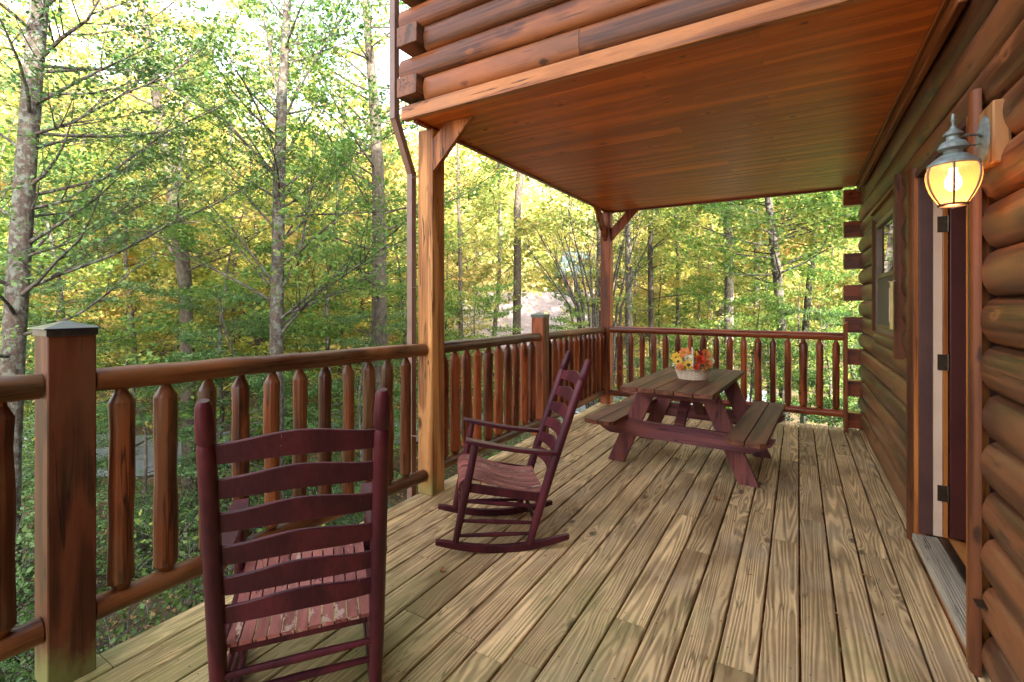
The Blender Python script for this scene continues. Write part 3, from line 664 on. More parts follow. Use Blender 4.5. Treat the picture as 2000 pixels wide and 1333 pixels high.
# ------------------------------------------------------------------ downspout
b = MB()
def spout(path, w=.052, d=.05):
    for p, q in zip(path[:-1], path[1:]): b.bar(p, q, w, d, up=(0, 1, 0))
SY = 2.80
spout([(-2.585, 2.60, 6.0), (-2.585, 2.60, 2.80)]); spout([(-2.585, 2.60, 2.82), (-2.60, SY, 2.44)]); spout([(-2.60, SY, 2.46), (-2.60, SY, -2.6)])
for z in (2.40, 1.55, .4): b.bar((-2.57, SY - .03, z), (-2.45, SY - .03, z), .02, .004, up=(0, 0, 1))
ds = b.build('downspout', m_spout, bevel=.008); tag(ds, 'brown rectangular downspout running down beside the near timber post', 'downspout')
# ------------------------------------------------------------------ rocking chairs
def chair(name, label):
    e = empty(name, (0, 0, 0), 0, label, 'rocking chair', 'maroon rocking chairs')
    W = .238                                        # half width at the posts
    RR = 1.25
    def rz(y): return RR - math.sqrt(RR * RR - y * y)
    for s in (-1, 1):
        b = MB(); n = 14; vs = []; fs = []           # runner
        for k in range(n + 1):
            y = -.385 + .77 * k / n; z = rz(y); t = .042 * (1 - .35 * abs(2 * k / n - 1) ** 6)
            for dx, dz in ((-.015, 0), (.015, 0), (.015, t), (-.015, t)): vs.append((s * W + dx, y, z + dz))
        for k in range(n):
            for j in range(4): j2 = (j + 1) % 4; fs.append((k*4+j, k*4+j2, k*4+4+j2, k*4+4+j))
        fs += [(3, 2, 1, 0), (n*4, n*4+1, n*4+2, n*4+3)]
        b.add(vs, fs); b.build('runner', m_chair, e, bevel=.004, ang=50)
        B0 = Vector((s * W, -.150, rz(-.15) + .03)); B1 = Vector((s * (W + .002), -.49, 1.105))
        b = MB(); fr_ = [0, .2, .4, .6, .8, .875, .885, .895, .93, .985, 1.0]; rr = [.021, .026, .027, .0265, .0255, .025, .021, .0265, .026, .0225, .015]
        b.tube([B0.lerp(B1, f) + Vector((0, .012 * math.sin(f * 3.14), 0)) for f in fr_], rr, 16); b.build('back_post', m_chair, e)
        F0 = Vector((s * W, .275, rz(.275) + .03)); F1 = Vector((s * (W + .01), .165, .635))
        b = MB(); b.tube([F0.lerp(F1, f) for f in (0, .3, .6, .9, 1)], [.018, .022, .023, .021, .016], 14); b.build('front_post', m_chair, e)
        b = MB(); K = 8; vs = []; fs = []            # arm: flat board, broad at the front
        for k in range(K + 1):
            f = k / K; y = .225 - .535 * f; z = .648 - .088 * f - .012 * math.sin(f * 3.14); w0 = .040 - .018 * f
            if k == 0: w0 = .030
            for dx, dz in ((-w0, -.011), (w0, -.011), (w0, .011), (-w0, .011)): vs.append((s * (W + .008) + dx, y, z + dz))
        for k in range(K):
            for j in range(4): j2 = (j + 1) % 4; fs.append((k*4+j, k*4+j2, k*4+4+j2, k*4+4+j))
        fs += [(3, 2, 1, 0), (K*4, K*4+1, K*4+2, K*4+3)]
        b.add(vs, fs); b.build('arm', m_chair, e, bevel=.006, ang=50)
        for (zf, zb) in ((.30, .255), (.19, .16), (.105, .10)):
            ff = (zf - F0.z) / (F1.z - F0.z); fb = (zb - B0.z) / (B1.z - B0.z)
            b = MB(); b.tube([F0.lerp(F1, ff), F0.lerp(F1, ff).lerp(B0.lerp(B1, fb), .5), B0.lerp(B1, fb)], [.009, .013, .009], 10); b.build('side_rung', m_chair, e)
    def lat(pf, zf, r=.012):
        b = MB(); b.tube([(-W, pf, zf), (0, pf, zf), (W, pf, zf)], [r * .8, r * 1.15, r * .8], 10); b.build('cross_rung', m_chair, e)
    lat(.245, .20); lat(.232, .29); lat(-.185, .16); lat(-.215, .235)
    # seat: narrow strips running front to back, dished, rolled over at the front
    prof = [(.245, .335), (.262, .365), (.258, .400), (.235, .420), (.19, .425), (.12, .405), (.04, .375), (-.04, .350), (-.12, .335), (-.19, .330), (-.235, .335)]
    n = 11; sw = (2 * W - .03) / n
    b = MB()
    for i in range(n):
        xa = -W + .015 + i * sw + .0025; xb = xa + sw - .005; vs = []; fs = []
        for (y, z) in prof:
            tt = .011
            vs += [(xa, y, z - tt), (xb, y, z - tt), (xb, y, z), (xa, y, z)]
        m = len(prof)
        for k in range(m - 1):
            for j in range(4): j2 = (j + 1) % 4; fs.append((k*4+j, k*4+j2, k*4+4+j2, k*4+4+j))
        fs += [(3, 2, 1, 0), (4*m-4, 4*m-3, 4*m-2, 4*m-1)]
        b.add(vs, fs)
    b.build('seat', m_seat, e, ang=35)
    b = MB(); b.box((-W, .205, .345), (W, .235, .403)); b.box((-W + .03, -.215, .295), (W - .03, -.198, .317)); b.box((-W + .012, .03, .315), (W - .012, .055, .357))
    for s in (-1, 1): b.bar((s * (W - .008), .22, .375), (s * (W - .008), -.2, .305), .018, .05)
    b.build('seat_rail', m_chair, e, bevel=.003)
    # ladder back
    B0 = Vector((0, -.150, .04)); B1 = Vector((0, -.49, 1.105))
    zs = [.955, .85, .745, .64, .54, .445]
    for z in zs:
        f = (z - B0.z) / (B1.z - B0.z); yb = B0.y + (B1.y - B0.y) * f + .012 * math.sin(f * 3.14); wd = W + .002 * f - .008
        nrm = Vector((0, 1, .32)).normalized(); up = Vector((0, -.31, .95)).normalized()
        K = 12; vs = []; fs = []
        for k in range(K + 1):
            t = 2 * k / K - 1; bow = -.028 * (1 - t * t); crown = .020 * (1 + math.cos(math.pi * t)) * .5 * 1.3; lo = -.036 + .009 * (1 + math.cos(math.pi * t)) * .5; hi = .026 + crown
            for q in (lo, hi):
                c = Vector((t * wd, yb + bow, z)) + up * q
                vs += [c - nrm * .0055, c + nrm * .0055]
        for k in range(K):
            a = k * 4; fs += [(a, a+4, a+6, a+2), (a+1, a+3, a+7, a+5), (a+2, a+6, a+7, a+3), (a, a+1, a+5, a+4)]
        fs += [(0, 2, 3, 1), (K*4, K*4+1, K*4+3, K*4+2)]
        b = MB(); b.add(vs, fs); b.build('back_slat', m_chair, e, bevel=.003, ang=50)
    return e
def place(o, x, y, face, pitch):                    # face = angle left of +Y; pitch > 0 rocks forward, rolling on the runners
    RR = 1.25
    # rolling forward by pitch moves the centre forward by RR*pitch; keep (x, y) as the contact point
    M = Matrix.Translation((x, y, 0)) @ Matrix.Rotation(face, 4, 'Z') @ Matrix.Translation((0, 0, RR)) @ Matrix.Rotation(-pitch, 4, 'X') @ Matrix.Translation((0, 0, -RR))
    o.matrix_world = M; o.location = M.to_translation(); o.rotation_euler = M.to_euler()
c1 = chair('rocking_chair', 'maroon ladder-back rocking chair in the foreground, seen from behind')
c2 = copy_tree(c1); c2['label'] = 'maroon ladder-back rocking chair seen from the side, between railing and picnic table'
place(c1, -1.655, 1.187, R_(52), .11)
place(c2, -1.581, 2.518, R_(128), -.016)

# ------------------------------------------------------------------ picnic table
tb = empty('picnic_table', (-.850, 4.58, 0), R_(-3), 'dark red wooden picnic table with attached benches, worn brown top', 'picnic table')
TH = .75; TW = .36; TL0 = -.80; TL1 = .74
b = MB(); nb = 5; bw = 2 * TW / nb
for k in range(nb): b.box((-TW + k * bw + .003, TL0, TH - .036), (-TW + (k + 1) * bw - .003, TL1, TH))
b.build('table_top', m_ttop, tb, bevel=.004)
for s in (-1, 1):
    b = MB()
    for k in range(2):
        x0 = s * .43 + s * k * .138; x1 = x0 + s * .132; xa, xb = min(x0, x1), max(x0, x1)
        ch = .035; L0 = -.78; L1 = .86; out = (k == 1); inn = (k == 0)
        def cut(xa, xb): # plan outline with chamfered outer corners
            if (s > 0) == out: return [(xa, L0), (xb - ch, L0), (xb, L0 + ch), (xb, L1 - ch), (xb - ch, L1), (xa, L1)]
            return [(xa + ch, L0), (xb, L0), (xb, L1), (xa + ch, L1), (xa, L1 - ch), (xa, L0 + ch)]
        b.prism(cut(xa, xb), 'z', .40, .437)
    b.build('bench', m_ttop, tb, bevel=.003)
def board_profile(b, pts, y0, y1):
    n = len(pts); vs = [(p, y0, q) for p, q in pts] + [(p, y1, q) for p, q in pts]
    fs = [tuple(range(n)), tuple(range(2 * n - 1, n - 1, -1))] + [(k, k + n, (k + 1) % n + n, (k + 1) % n) for k in range(n)]
    b.add(vs, fs)
for yc, sg in ((-.42, -1), (.46, 1)):
    b = MB(); E_ = .735                              # bench support
    pr_ = [(-E_, .398), (-E_ + .01, .37), (-E_ + .07, .30), (-E_ + .15, .262), (E_ - .17, .262), (E_ - .03, .34), (E_, .398)]
    board_profile(b, pr_, yc + sg * .042, yc + sg * .002); b.build('bench_support', m_table, tb, bevel=.003)
    for s in (-1, 1):
        b = MB(); board_profile(b, [(s * .62, 0), (s * .47, 0), (s * .165, .712), (s * .315, .712)], yc, yc - sg * .038); b.build('leg', m_tablez, tb, bevel=.003)
    b = MB(); board_profile(b, [(-TW + .05, .62), (TW - .05, .62), (TW - .02, .712), (-TW + .02, .712)], yc + sg * .002, yc + sg * .04) ; b.build('top_batten', m_table, tb, bevel=.003)
b = MB(); b.bar((0, -.40, .33), (0, .02, .69), .085, .038, up=(0, 1, 0)); b.build('diagonal_brace', m_table, tb, bevel=.003)
b = MB(); b.bar((0, .44, .33), (0, .06, .69), .085, .038, up=(0, 1, 0)); b.build('diagonal_brace', m_table, tb, bevel=.003)

# ------------------------------------------------------------------ flower basket
bk = empty('flower_basket', (-.805, 4.47, .751), R_(12), 'whitewashed wicker basket of sunflowers and orange flowers on the picnic table', 'flower basket')
m_wick = plain('wicker_cream', (.72, .60, .45), .6, scale=60, col2=(.52, .38, .25), bump=.3)
b = MB(); n = 44; rows = 9
for j in range(rows):
    z = .006 + j * .0095; f = j / (rows - 1); ra = .100 + .030 * f; rb_ = .070 + .022 * f
    pts = []
    for k in range(n + 1):
        t = 2 * math.pi * k / n; wv = .0028 * (1 if (k + j) % 2 else -1)
        pts.append(((ra + wv) * math.cos(t), (rb_ + wv) * math.sin(t), z))
    b.tube(pts, .0052, 5, cap=False)
for k in range(22):
    t = 2 * math.pi * (k + .5) / 22; b.tube([(.100 * math.cos(t), .070 * math.sin(t), 0), (.130 * math.cos(t), .092 * math.sin(t), .086)], .004, 5)
b.tube([(.133 * math.cos(t), .095 * math.sin(t), .088) for t in np.linspace(0, 2 * math.pi, 45)], .008, 6, cap=False)
b.lathe([(0, .003), (.09, .003)], 24); b.build('basket', m_wick, bk); bk.scale = (1.12, 1.12, 1.08)
b = MB(); b.tube([(.0, .100 * math.cos(t), .085 + .175 * math.sin(t)) for t in np.linspace(0, math.pi, 17)], .0065, 8); b.build('basket_handle', m_wick, bk)
def flower(name, c, nrm, r, cols, petals=12, layers=1, core=None, cr=.35, cup=.2):
    c = Vector(c); q = Vector(nrm).normalized().to_track_quat('Z', 'Y').to_matrix()
    b = MB(); rg = random.Random(int(c.x * 1000 + c.z * 777))
    for L in range(layers):
        rl = r * (1 - .28 * L)
        for k in range(petals):
            a = 2 * math.pi * (k + .5 * (L % 2)) / petals + rg.uniform(-.1, .1); w_ = rl * 2.6 / petals
            d = Vector((math.cos(a), math.sin(a), 0)); s = Vector((-d.y, d.x, 0)); h0 = .004 * L
            P_ = [d * rl * .2 + Vector((0, 0, h0)), d * rl * .6 - s * w_ + Vector((0, 0, h0 + rl * cup * (.5 + L))), d * rl + Vector((0, 0, h0 + rl * cup * (rg.uniform(.6, 1.2) + L))), d * rl * .6 + s * w_ + Vector((0, 0, h0 + rl * cup * (.5 + L)))]
            b.add([c + q @ p for p in P_], [(0, 1, 2, 3)])
    o = b.build(name, cols, bk, recalc=False)
    if core:
        b = MB(); b.lathe([(0, r * .16), (r * cr * .6, r * .14), (r * cr, r * .06), (r * cr, 0)], 12); b.v = [tuple(c + q @ Vector(p)) for p in b.v]; b.build('flower_centre', core, o)
    return o
m_py = leafmat('petal_yellow', [(0, (.75, .42, .03)), (1, (.85, .58, .08))], .25, objvar=0); m_po = leafmat('petal_orange', [(0, (.75, .22, .05)), (1, (.85, .36, .12))], .25, objvar=0)
m_pr = leafmat('petal_red', [(0, (.60, .03, .02)), (1, (.75, .10, .04))], .2, objvar=0); m_pc = leafmat('petal_cream', [(0, (.75, .68, .42)), (1, (.85, .82, .65))], .25, objvar=0)
m_core = plain('flower_core', (.05, .02, .012), .8, scale=90); m_fgr = leafmat('basket_greens', [(0, (.05, .12, .04)), (1, (.14, .22, .08))], .3, objvar=0)
m_pw = leafmat('petal_wine', [(0, (.25, .01, .03)), (1, (.45, .03, .06))], .2, objvar=0)
CAMD = Vector((.1, -.9, .45))
fls = [('sunflower', (-.030, -.085, .125), .046, m_py, 16, 2, m_core, .42, .1), ('sunflower', (-.105, -.05, .145), .040, m_py, 14, 2, m_core, .4, .1), ('carnation', (-.09, -.085, .105), .036, m_po, 12, 4, None, 0, .35),
       ('carnation', (.025, -.095, .11), .030, m_pr, 12, 4, None, 0, .35), ('carnation', (.055, -.06, .165), .045, m_pr, 12, 4, None, 0, .35), ('carnation', (.105, -.055, .135), .042, m_po, 12, 4, None, 0, .35),
       ('daisy', (-.03, -.03, .175), .036, m_pc, 12, 2, m_py, .3, .2), ('daisy', (.135, -.02, .155), .030, m_pc, 10, 2, None, 0, .3), ('autumn_leaf_spray', (-.055, 0, .215), .045, m_po, 6, 2, None, 0, .3),
       ('autumn_leaf_spray', (.10, .02, .205), .045, m_po, 7, 2, None, 0, .3), ('carnation', (.055, .02, .215), .024, m_pw, 10, 3, None, 0, .3), ('carnation', (.085, -.085, .098), .022, m_po, 10, 3, None, 0, .3),
       ('daisy', (-.13, -.03, .115), .026, m_pc, 10, 1, None, 0, .2), ('autumn_leaf_spray', (-.12, .03, .17), .045, m_py, 7, 2, None, 0, .3), ('carnation', (-.06, .06, .17), .04, m_po, 12, 3, None, 0, .3), ('carnation', (.04, .07, .17), .04, m_pr, 12, 3, None, 0, .3), ('daisy', (.02, .03, .2), .035, m_py, 12, 2, None, 0, .3)]
for nm, c, r, mt, pe, la, co, crr, cu in fls:
    flower(nm, c, CAMD + Vector((c[0] * 5, c[1] * 3 + .1, 0)), r * 1.08, mt, pe, la, co, crr, cu)
b = MB(); rg = random.Random(3)
for k in range(420):
    a = rg.uniform(0, 6.28); rr_ = rg.uniform(.02, .165); c = Vector((rr_ * math.cos(a), rr_ * .72 * math.sin(a), .07 + .10 * rg.random() * (1.2 - rr_ / .17) + .01)); d = Vector((math.cos(a) + rg.uniform(-.6, .6), math.sin(a) + rg.uniform(-.6, .6), rg.uniform(-.5, .7))).normalized(); s = d.cross(Vector((rg.uniform(-1, 1), rg.uniform(-1, 1), 1))).normalized()
    l = rg.uniform(.02, .05); b.add([c, c + d * l * .5 + s * l * .16, c + d * l, c + d * l * .5 - s * l * .16], [(0, 1, 2, 3)])
b.build('greenery', m_fgr, bk, recalc=False)
# ------------------------------------------------------------------ fallen leaves on the deck
m_dry = leafmat('dry_leaf', [(0, (.35, .14, .05)), (1, (.50, .25, .09))], .15, objvar=.6)
def dry_leaf(x, y, s, rz, label):
    b = MB(); vs = [(0, 0, .004)]; n = 20
    for k in range(n):
        a = 2 * math.pi * k / n; r = s * (.55 + .45 * abs(math.cos(a * 2.5)) ) * (1 if k % 2 else .8); vs.append((r * math.cos(a), r * math.sin(a), .006 + .018 * (r / s) * abs(math.sin(a * 1.5 + s * 40))))
    b.add(vs, [(0, 1 + k, 1 + (k + 1) % n) for k in range(n)]); o = b.build('fallen_leaf', m_dry, recalc=False); o.location = (x, y, .002); o.rotation_euler = (0, 0, rz)
    tag(o, label, 'leaf', 'dry leaves fallen on the deck')
dry_leaf(-.50, 3.72, .032, .4, 'curled orange brown leaf lying on the boards in front of the picnic table leg')
dry_leaf(-2.21, 6.38, .075, 1.2, 'largest brown leaf lying at the foot of the far corner post')
dry_leaf(-2.12, 6.24, .055, 2.2, 'smaller brown leaf on the boards in front of the leaf at the far post')
dry_leaf(-1.62, 1.98, .022, 2.2, 'tiny dark curled leaf on the boards between the two rocking chairs')

rg = random.Random(12); b = MB()
for k in range(110):
    x_ = rg.uniform(-2.2, .5); y_ = rg.uniform(1.2, 6.4); a = rg.uniform(0, 3.14); l = rg.uniform(.004, .022); s_ = rg.uniform(.0015, .005)
    d = Vector((math.cos(a), math.sin(a), 0)); q = Vector((-d.y, d.x, 0)); c = Vector((x_, y_, .003))
    b.add([c - d * l, c + q * s_, c + d * l, c - q * s_, c + Vector((0, 0, .004))], [(0, 3, 4), (3, 2, 4), (2, 1, 4), (1, 0, 4)])
tag(b.build('deck_debris', m_dry, smooth=False), kind='stuff')
# ------------------------------------------------------------------ trees
class Tree:
    def __init__(s, seed): s.r = random.Random(seed); s.n = np.random.default_rng(seed); s.tr = MB(); s.lp = []; s.ln = []; s.ld = []; s.ls = []
    def leaves(s, c, d, L, wid, cnt, size, flat=.14):
        # a flattened spray of cnt leaves along direction d from c
        if cnt <= 0: return
        n = s.n; t = n.random(cnt) ** .8; lat = n.uniform(-1, 1, cnt) * wid * (1 - .55 * t)
        d = np.array(d); sd_ = np.cross(d, (0, 0, 1.0)); sd_ /= (np.linalg.norm(sd_) + 1e-9)
        P = np.array(c) + np.outer(t * L, d) + np.outer(lat, sd_); P[:, 2] += n.normal(0, flat * wid, cnt) - .10 * wid * t
        s.lp.append(P); nn = n.normal(0, .62, (cnt, 3)); nn[:, 2] += .9; s.ln.append(nn)
        dd = d + np.outer(np.sign(lat), sd_) * .8 + n.normal(0, .4, (cnt, 3)); s.ld.append(dd); s.ls.append(size * n.uniform(.5, 1.6, cnt))
    def branch(s, p, d, L, r, lvl, sp):
        rg = s.r; k = 5 if lvl == 1 else 4; pts = [Vector(p)]; rad = [r]; dr = Vector(d).normalized(); segs = []
        for i in range(k):
            dr = (dr + Vector((rg.gauss(0, .10), rg.gauss(0, .10), rg.gauss(0, .06) + sp.get('curve', .03)))).normalized()
            pts.append(pts[-1] + dr * (L / k)); rad.append(max(r * (1 - (i + 1) / (k + .3)), .003)); segs.append(dr.copy())
        s.tr.tube(pts, rad, 6 if lvl == 1 else 4, cap=False)
        if lvl < sp.get('lv', 2):
            nn = max(2, int(sp.get('sub', 6) * L / sp.get('L', 2.5)))
            for j in range(nn):
                f = .22 + .78 * (j + rg.random()) / nn; i = min(int(f * k), k - 1); q = pts[i].lerp(pts[i + 1], f * k - i)
                sd_ = 1 if j % 2 else -1; ax = segs[i]; h = Vector((-ax.y, ax.x, 0)).normalized() * sd_
                nd = (ax * .75 + h * rg.uniform(.5, .95) + Vector((0, 0, rg.gauss(.02, .12)))).normalized()
                s.branch(q, nd, L * rg.uniform(.30, .55) * (1.15 - f * .5), max(rad[i] * .45, .004), lvl + 1, sp)
        if lvl >= sp.get('lv', 2) - 1 and rg.random() < sp.get('leafy', 1):
            for i in range(1, k):
                s.leaves(pts[i], segs[i], L / k * 1.5, sp.get('spray', .28) * (1.1 - .5 * i / k), int(sp.get('cnt', 10) * 1.5 * (1.6 if lvl == 1 else 1)), sp.get('leaf', .055))
    def trunk(s, pts, rad, n=12, jit=.05):
        P = []; Rr = []; m = len(pts)
        for i in range(m - 1):
            for k in range(5):
                f = k / 5; P.append(Vector(pts[i]).lerp(Vector(pts[i + 1]), f)); Rr.append(rad[i] * (1 - f) + rad[i + 1] * f)
        P.append(Vector(pts[-1])); Rr.append(rad[-1])
        Q = [P[0]] + [P[max(i-1,0)] * .25 + P[i] * .5 + P[i + 1] * .25 for i in range(1, len(P) - 1)] + [P[-1]]
        s.tr.tube(Q, Rr, n, jit=jit, rng=s.r); s.P = Q; s.R = Rr
    def along(s, f):
        m = len(s.P) - 1; i = min(int(f * m), m - 1); return s.P[i].lerp(s.P[i + 1], f * m - i), s.R[i]
    def objects(s, root, bark, leaf, quad=True):
        t = s.tr.build('trunk', bark, root, ang=180, recalc=False)
        if s.lp:
            t2 = leafmesh('crown', np.concatenate(s.lp), np.concatenate(s.ln), np.concatenate(s.ld), np.concatenate(s.ls), leaf); t2.parent = root
def leafmesh(name, P, Nn, D, S, mat, aspect=.34):
    Nn = Nn / np.linalg.norm(Nn, axis=1, keepdims=True); D = D - Nn * (D * Nn).sum(1, keepdims=True); D /= (np.linalg.norm(D, axis=1, keepdims=True) + 1e-9)
    B = np.cross(Nn, D); S = S[:, None]; m = len(P)
    V = np.empty((m, 4, 3)); V[:, 0] = P; V[:, 1] = P + D * S * .45 + B * S * aspect + Nn * S * .06; V[:, 2] = P + D * S; V[:, 3] = P + D * S * .45 - B * S * aspect + Nn * S * .06
    me = bpy.data.meshes.new(name); me.vertices.add(m * 4); me.vertices.foreach_set('co', V.reshape(-1).astype('f'))
    me.loops.add(m * 4); me.loops.foreach_set('vertex_index', np.arange(m * 4, dtype='i')); me.polygons.add(m)
    me.polygons.foreach_set('loop_start', np.arange(0, m * 4, 4, dtype='i')); me.polygons.foreach_set('loop_total', np.full(m, 4, dtype='i'))
    me.update(); me.validate(); me.materials.append(mat); o = bpy.data.objects.new(name, me); C.objects.link(o); return o
def tree_root(name, loc, label, cat='tree', group=None, rz=0):
    return empty(name, loc, rz, label, cat, group)
def px_tree(name, label, D, track, wid, bark, leaf, seed, spec, grp='trees around the porch', cat='tree', ext=3.0, limbs=(), brf=(.25, 1.0)):
    # track: trunk pixels bottom..top at depth D; wid: trunk widths in pixels
    T = Tree(seed); pts = [at(u, v, D) for u, v in track]; rr = [wpx / FPX * D / 2 / math.sqrt(1 + ((u - 1000) / FPX) ** 2) for wpx, (u, v) in zip(wid, track)]
    g = pts[0].copy(); dz = g.z - gz(g.x, g.y); sl = (pts[1] - pts[0]).normalized() if len(pts) > 1 else Vector((0, 0, 1))
    base = Vector((g.x - sl.x * .3 * dz, g.y - sl.y * .3 * dz, gz(g.x, g.y) - .15)); pts = [base] + pts; rr = [rr[0] * 1.18] + rr
    up = (pts[-1] - pts[-2]).normalized(); pts.append(pts[-1] + (up * .6 + Vector((0, 0, .5))) * ext); rr.append(rr[-1] * .35)
    root = tree_root(name, base, label, cat, grp); pts = [p - base for p in pts]
    T.trunk(pts, rr)
    nb = spec.get('n', 40)
    for j in range(nb):
        f = brf[0] + (brf[1] - brf[0]) * (j + T.r.random()) / nb; p, r = T.along(min(f, .99)); az = T.r.uniform(0, 6.283)
        if 'az' in spec and T.r.random() < .6: az = spec['az'] + T.r.gauss(0, .7)
        el = spec.get('el', .35) + T.r.gauss(0, .15); L = spec['L'] * T.r.uniform(.6, 1.2) * (1.15 - .55 * f)
        T.branch(p, (math.cos(az) * math.cos(el), math.sin(az) * math.cos(el), math.sin(el)), L, max(min(r * .26, .026), .008), 1, spec)
    for (pix, w2) in limbs:                                        # limbs traced in the photo, given as pixel tracks with a depth each
        lp = [at(u, v, D + dd) - base for u, v, dd in pix]; k = len(lp)
        T.tr.tube(lp, [.72 * w2 / FPX * D / 2 * (1 - .7 * i / (k - 1)) for i in range(k)], 8, cap=False)
        for i in range(1, k):
            for _ in range(4):
                q = lp[i - 1].lerp(lp[i], T.r.random()); d = (lp[i] - lp[i - 1]).normalized(); h = Vector((-d.y, d.x, 0)) * T.r.choice((-1, 1))
                T.branch(q, d * .7 + h * .7 + Vector((0, 0, .1)), spec['L'] * .5, .009, 2, dict(spec, lv=3))
    T.objects(root, bark, leaf); return root

H1 = dict(n=34, L=2.6, sub=7, cnt=9, leaf=.045, spray=.22, curve=.05, el=.30, leafy=.5)
# azimuth of "picture right" is the camera's right vector
AZR = math.atan2(RT.y, RT.x)
px_tree('hemlock_tree', 'thick lichen-covered grey trunk at the left picture edge behind the newel post', 5.8, [(14, 1000), (22, 745), (42, 450), (60, 200), (78, 0)], [56, 52, 48, 44, 40], m_barkl, m_lhem, 11, dict(H1, n=30, az=AZR, L=2.3, leafy=.8), ext=3.5,
        limbs=[([(50, 565, 0), (110, 540, .2), (230, 495, .6), (330, 440, 1.0), (440, 390, 1.4), (560, 310, 1.8)], 10), ([(52, 410, 0), (120, 395, .1), (200, 350, .4), (330, 255, .9), (420, 215, 1.3)], 10), ([(70, 262, 0), (140, 240, 0), (250, 180, .4), (330, 150, .7), (410, 80, 1.)], 9),
               ([(68, 125, 0), (120, 75, -.1), (170, 40, -.2), (205, -20, -.3)], 12), ([(40, 290, 0), (-30, 240, .1), (-90, 170, .2)], 9), ([(30, 430, 0), (-40, 380, .1), (-100, 330, .2)], 9), ([(55, 500, 0), (150, 470, .5), (270, 405, 1.0), (400, 340, 1.5)], 8)], brf=(.35, 1))
px_tree('birch_tree', 'slender mottled trunk with many thin ascending branches, right of the picture-left middle', 7.4, [(540, 900), (540, 690), (543, 480), (546, 330), (552, 160), (562, 0)], [28, 27, 25, 24, 20, 15], m_barkl, m_lgreen, 12, dict(H1, n=50, L=2.6, el=.7, curve=.03, leafy=.6, cnt=9, leaf=.055), ext=4,
        limbs=[([(540, 350, 0), (500, 300, .1), (440, 235, .3), (340, 180, .5), (260, 130, .8), (190, 90, 1)], 8), ([(552, 560, 0), (580, 520, 0), (600, 420, .1), (618, 280, .2)], 8), ([(552, 240, 0), (585, 170, .1), (640, 80, .2), (700, -10, .3)], 8), ([(548, 230, 0), (530, 120, .1), (510, 0, .2)], 9),
               ([(548, 640, 0), (600, 590, -.2), (700, 520, -.5), (770, 470, -.8)], 6), ([(548, 410, 0), (610, 370, .2), (700, 300, .4), (770, 260, .6)], 6)], brf=(.3, 1))
px_tree('oak_tree', 'dark leaning trunk between two mottled ones, low crooked limb on its left', 10.0, [(370, 900), (366, 700), (362, 560), (346, 430), (330, 320), (308, 200), (285, 60), (260, -60)], [30, 28, 28, 34, 26, 22, 18, 15], m_bark, m_lyg, 13, dict(H1, n=40, L=3.4, el=.25, cnt=13, leaf=.075, leafy=1, spray=.4), ext=3,
        limbs=[([(352, 520, 0), (325, 470, 0), (290, 440, .1), (240, 420, .2), (200, 408, .3), (140, 400, .4), (90, 370, .6)], 13), ([(340, 420, 0), (356, 300, .1), (372, 150, .3), (380, 20, .5)], 15)], brf=(.35, 1))
px_tree('maple_tree', 'straight brown trunk just left of the downspout, beyond the railing', 9.6, [(740, 900), (741, 680), (741, 480), (738, 330), (728, 170), (715, 20)], [33, 31, 28, 24, 19, 15], m_bark, m_lgreen, 14, dict(H1, n=44, L=3.0, el=.30, cnt=13, leaf=.06, leafy=1, spray=.35), ext=3, brf=(.35, 1))
px_tree('tulip_tree', 'bare brown trunk in the gap between the two porch posts', 15.0, [(1009, 800), (1009, 650), (1011, 500), (1010, 410), (1016, 340), (1024, 260)], [17, 16, 15, 14, 14, 12], m_bark, m_lyel, 15, dict(H1, n=26, L=3.6, el=.4, cnt=10, leaf=.11, leafy=1, spray=.5), ext=5, brf=(.72, 1))
px_tree('slim_tree', 'pale thin trunk just left of the trunk between the porch posts', 16.5, [(960, 760), (966, 640), (975, 560), (977, 420), (973, 300)], [9, 9, 8, 7, 6], m_barkp, m_lyel, 16, dict(H1, n=28, L=3.0, el=.4, cnt=10, leaf=.11, leafy=1, spray=.5), ext=4, brf=(.45, 1))
px_tree('thick_tree', 'thick pale straight trunk rising over the middle of the far railing', 13.0, [(1424, 760), (1423, 650), (1424, 520), (1420, 420), (1416, 300)], [20, 19, 19, 18, 17], m_barkp, m_lgreen, 17, dict(H1, n=30, L=3.6, el=.2, cnt=14, leaf=.09, leafy=1, spray=.45), ext=5, brf=(.62, 1))
px_tree('crooked_tree', 'dark crooked trunk forking to the right, behind the far railing', 11.0, [(1532, 760), (1526, 640), (1520, 560), (1512, 480), (1504, 420), (1494, 340)], [21, 20, 19, 19, 15, 12], m_barkd, m_lgreen, 18, dict(H1, n=34, L=3.0, el=.15, cnt=14, leaf=.08, leafy=1, spray=.42), ext=4, brf=(.42, 1),
        limbs=[([(1516, 462, 0), (1535, 435, 0), (1570, 412, .1), (1620, 400, .2), (1670, 396, .3)], 10)])
px_tree('leaning_tree', 'grey mottled trunk leaning right, nearest the log wall corner', 13.0, [(1570, 760), (1572, 650), (1580, 560), (1590, 480), (1595, 410), (1600, 330)], [14, 14, 14, 14, 13, 12], m_barkl, m_lyg, 19, dict(H1, n=28, L=3.0, el=.2, cnt=13, leaf=.085, leafy=1, spray=.4), ext=4, brf=(.55, 1))
px_tree('grey_tree', 'pale grey trunk just right of the far corner post', 14.0, [(1232, 760), (1228, 640), (1228, 540), (1226, 440), (1222, 350)], [16, 15, 14, 12, 11], m_barkp, m_lyg, 20, dict(H1, n=24, L=3.0, el=.3, cnt=9, leaf=.09, leafy=1, spray=.4), ext=4, brf=(.6, 1))
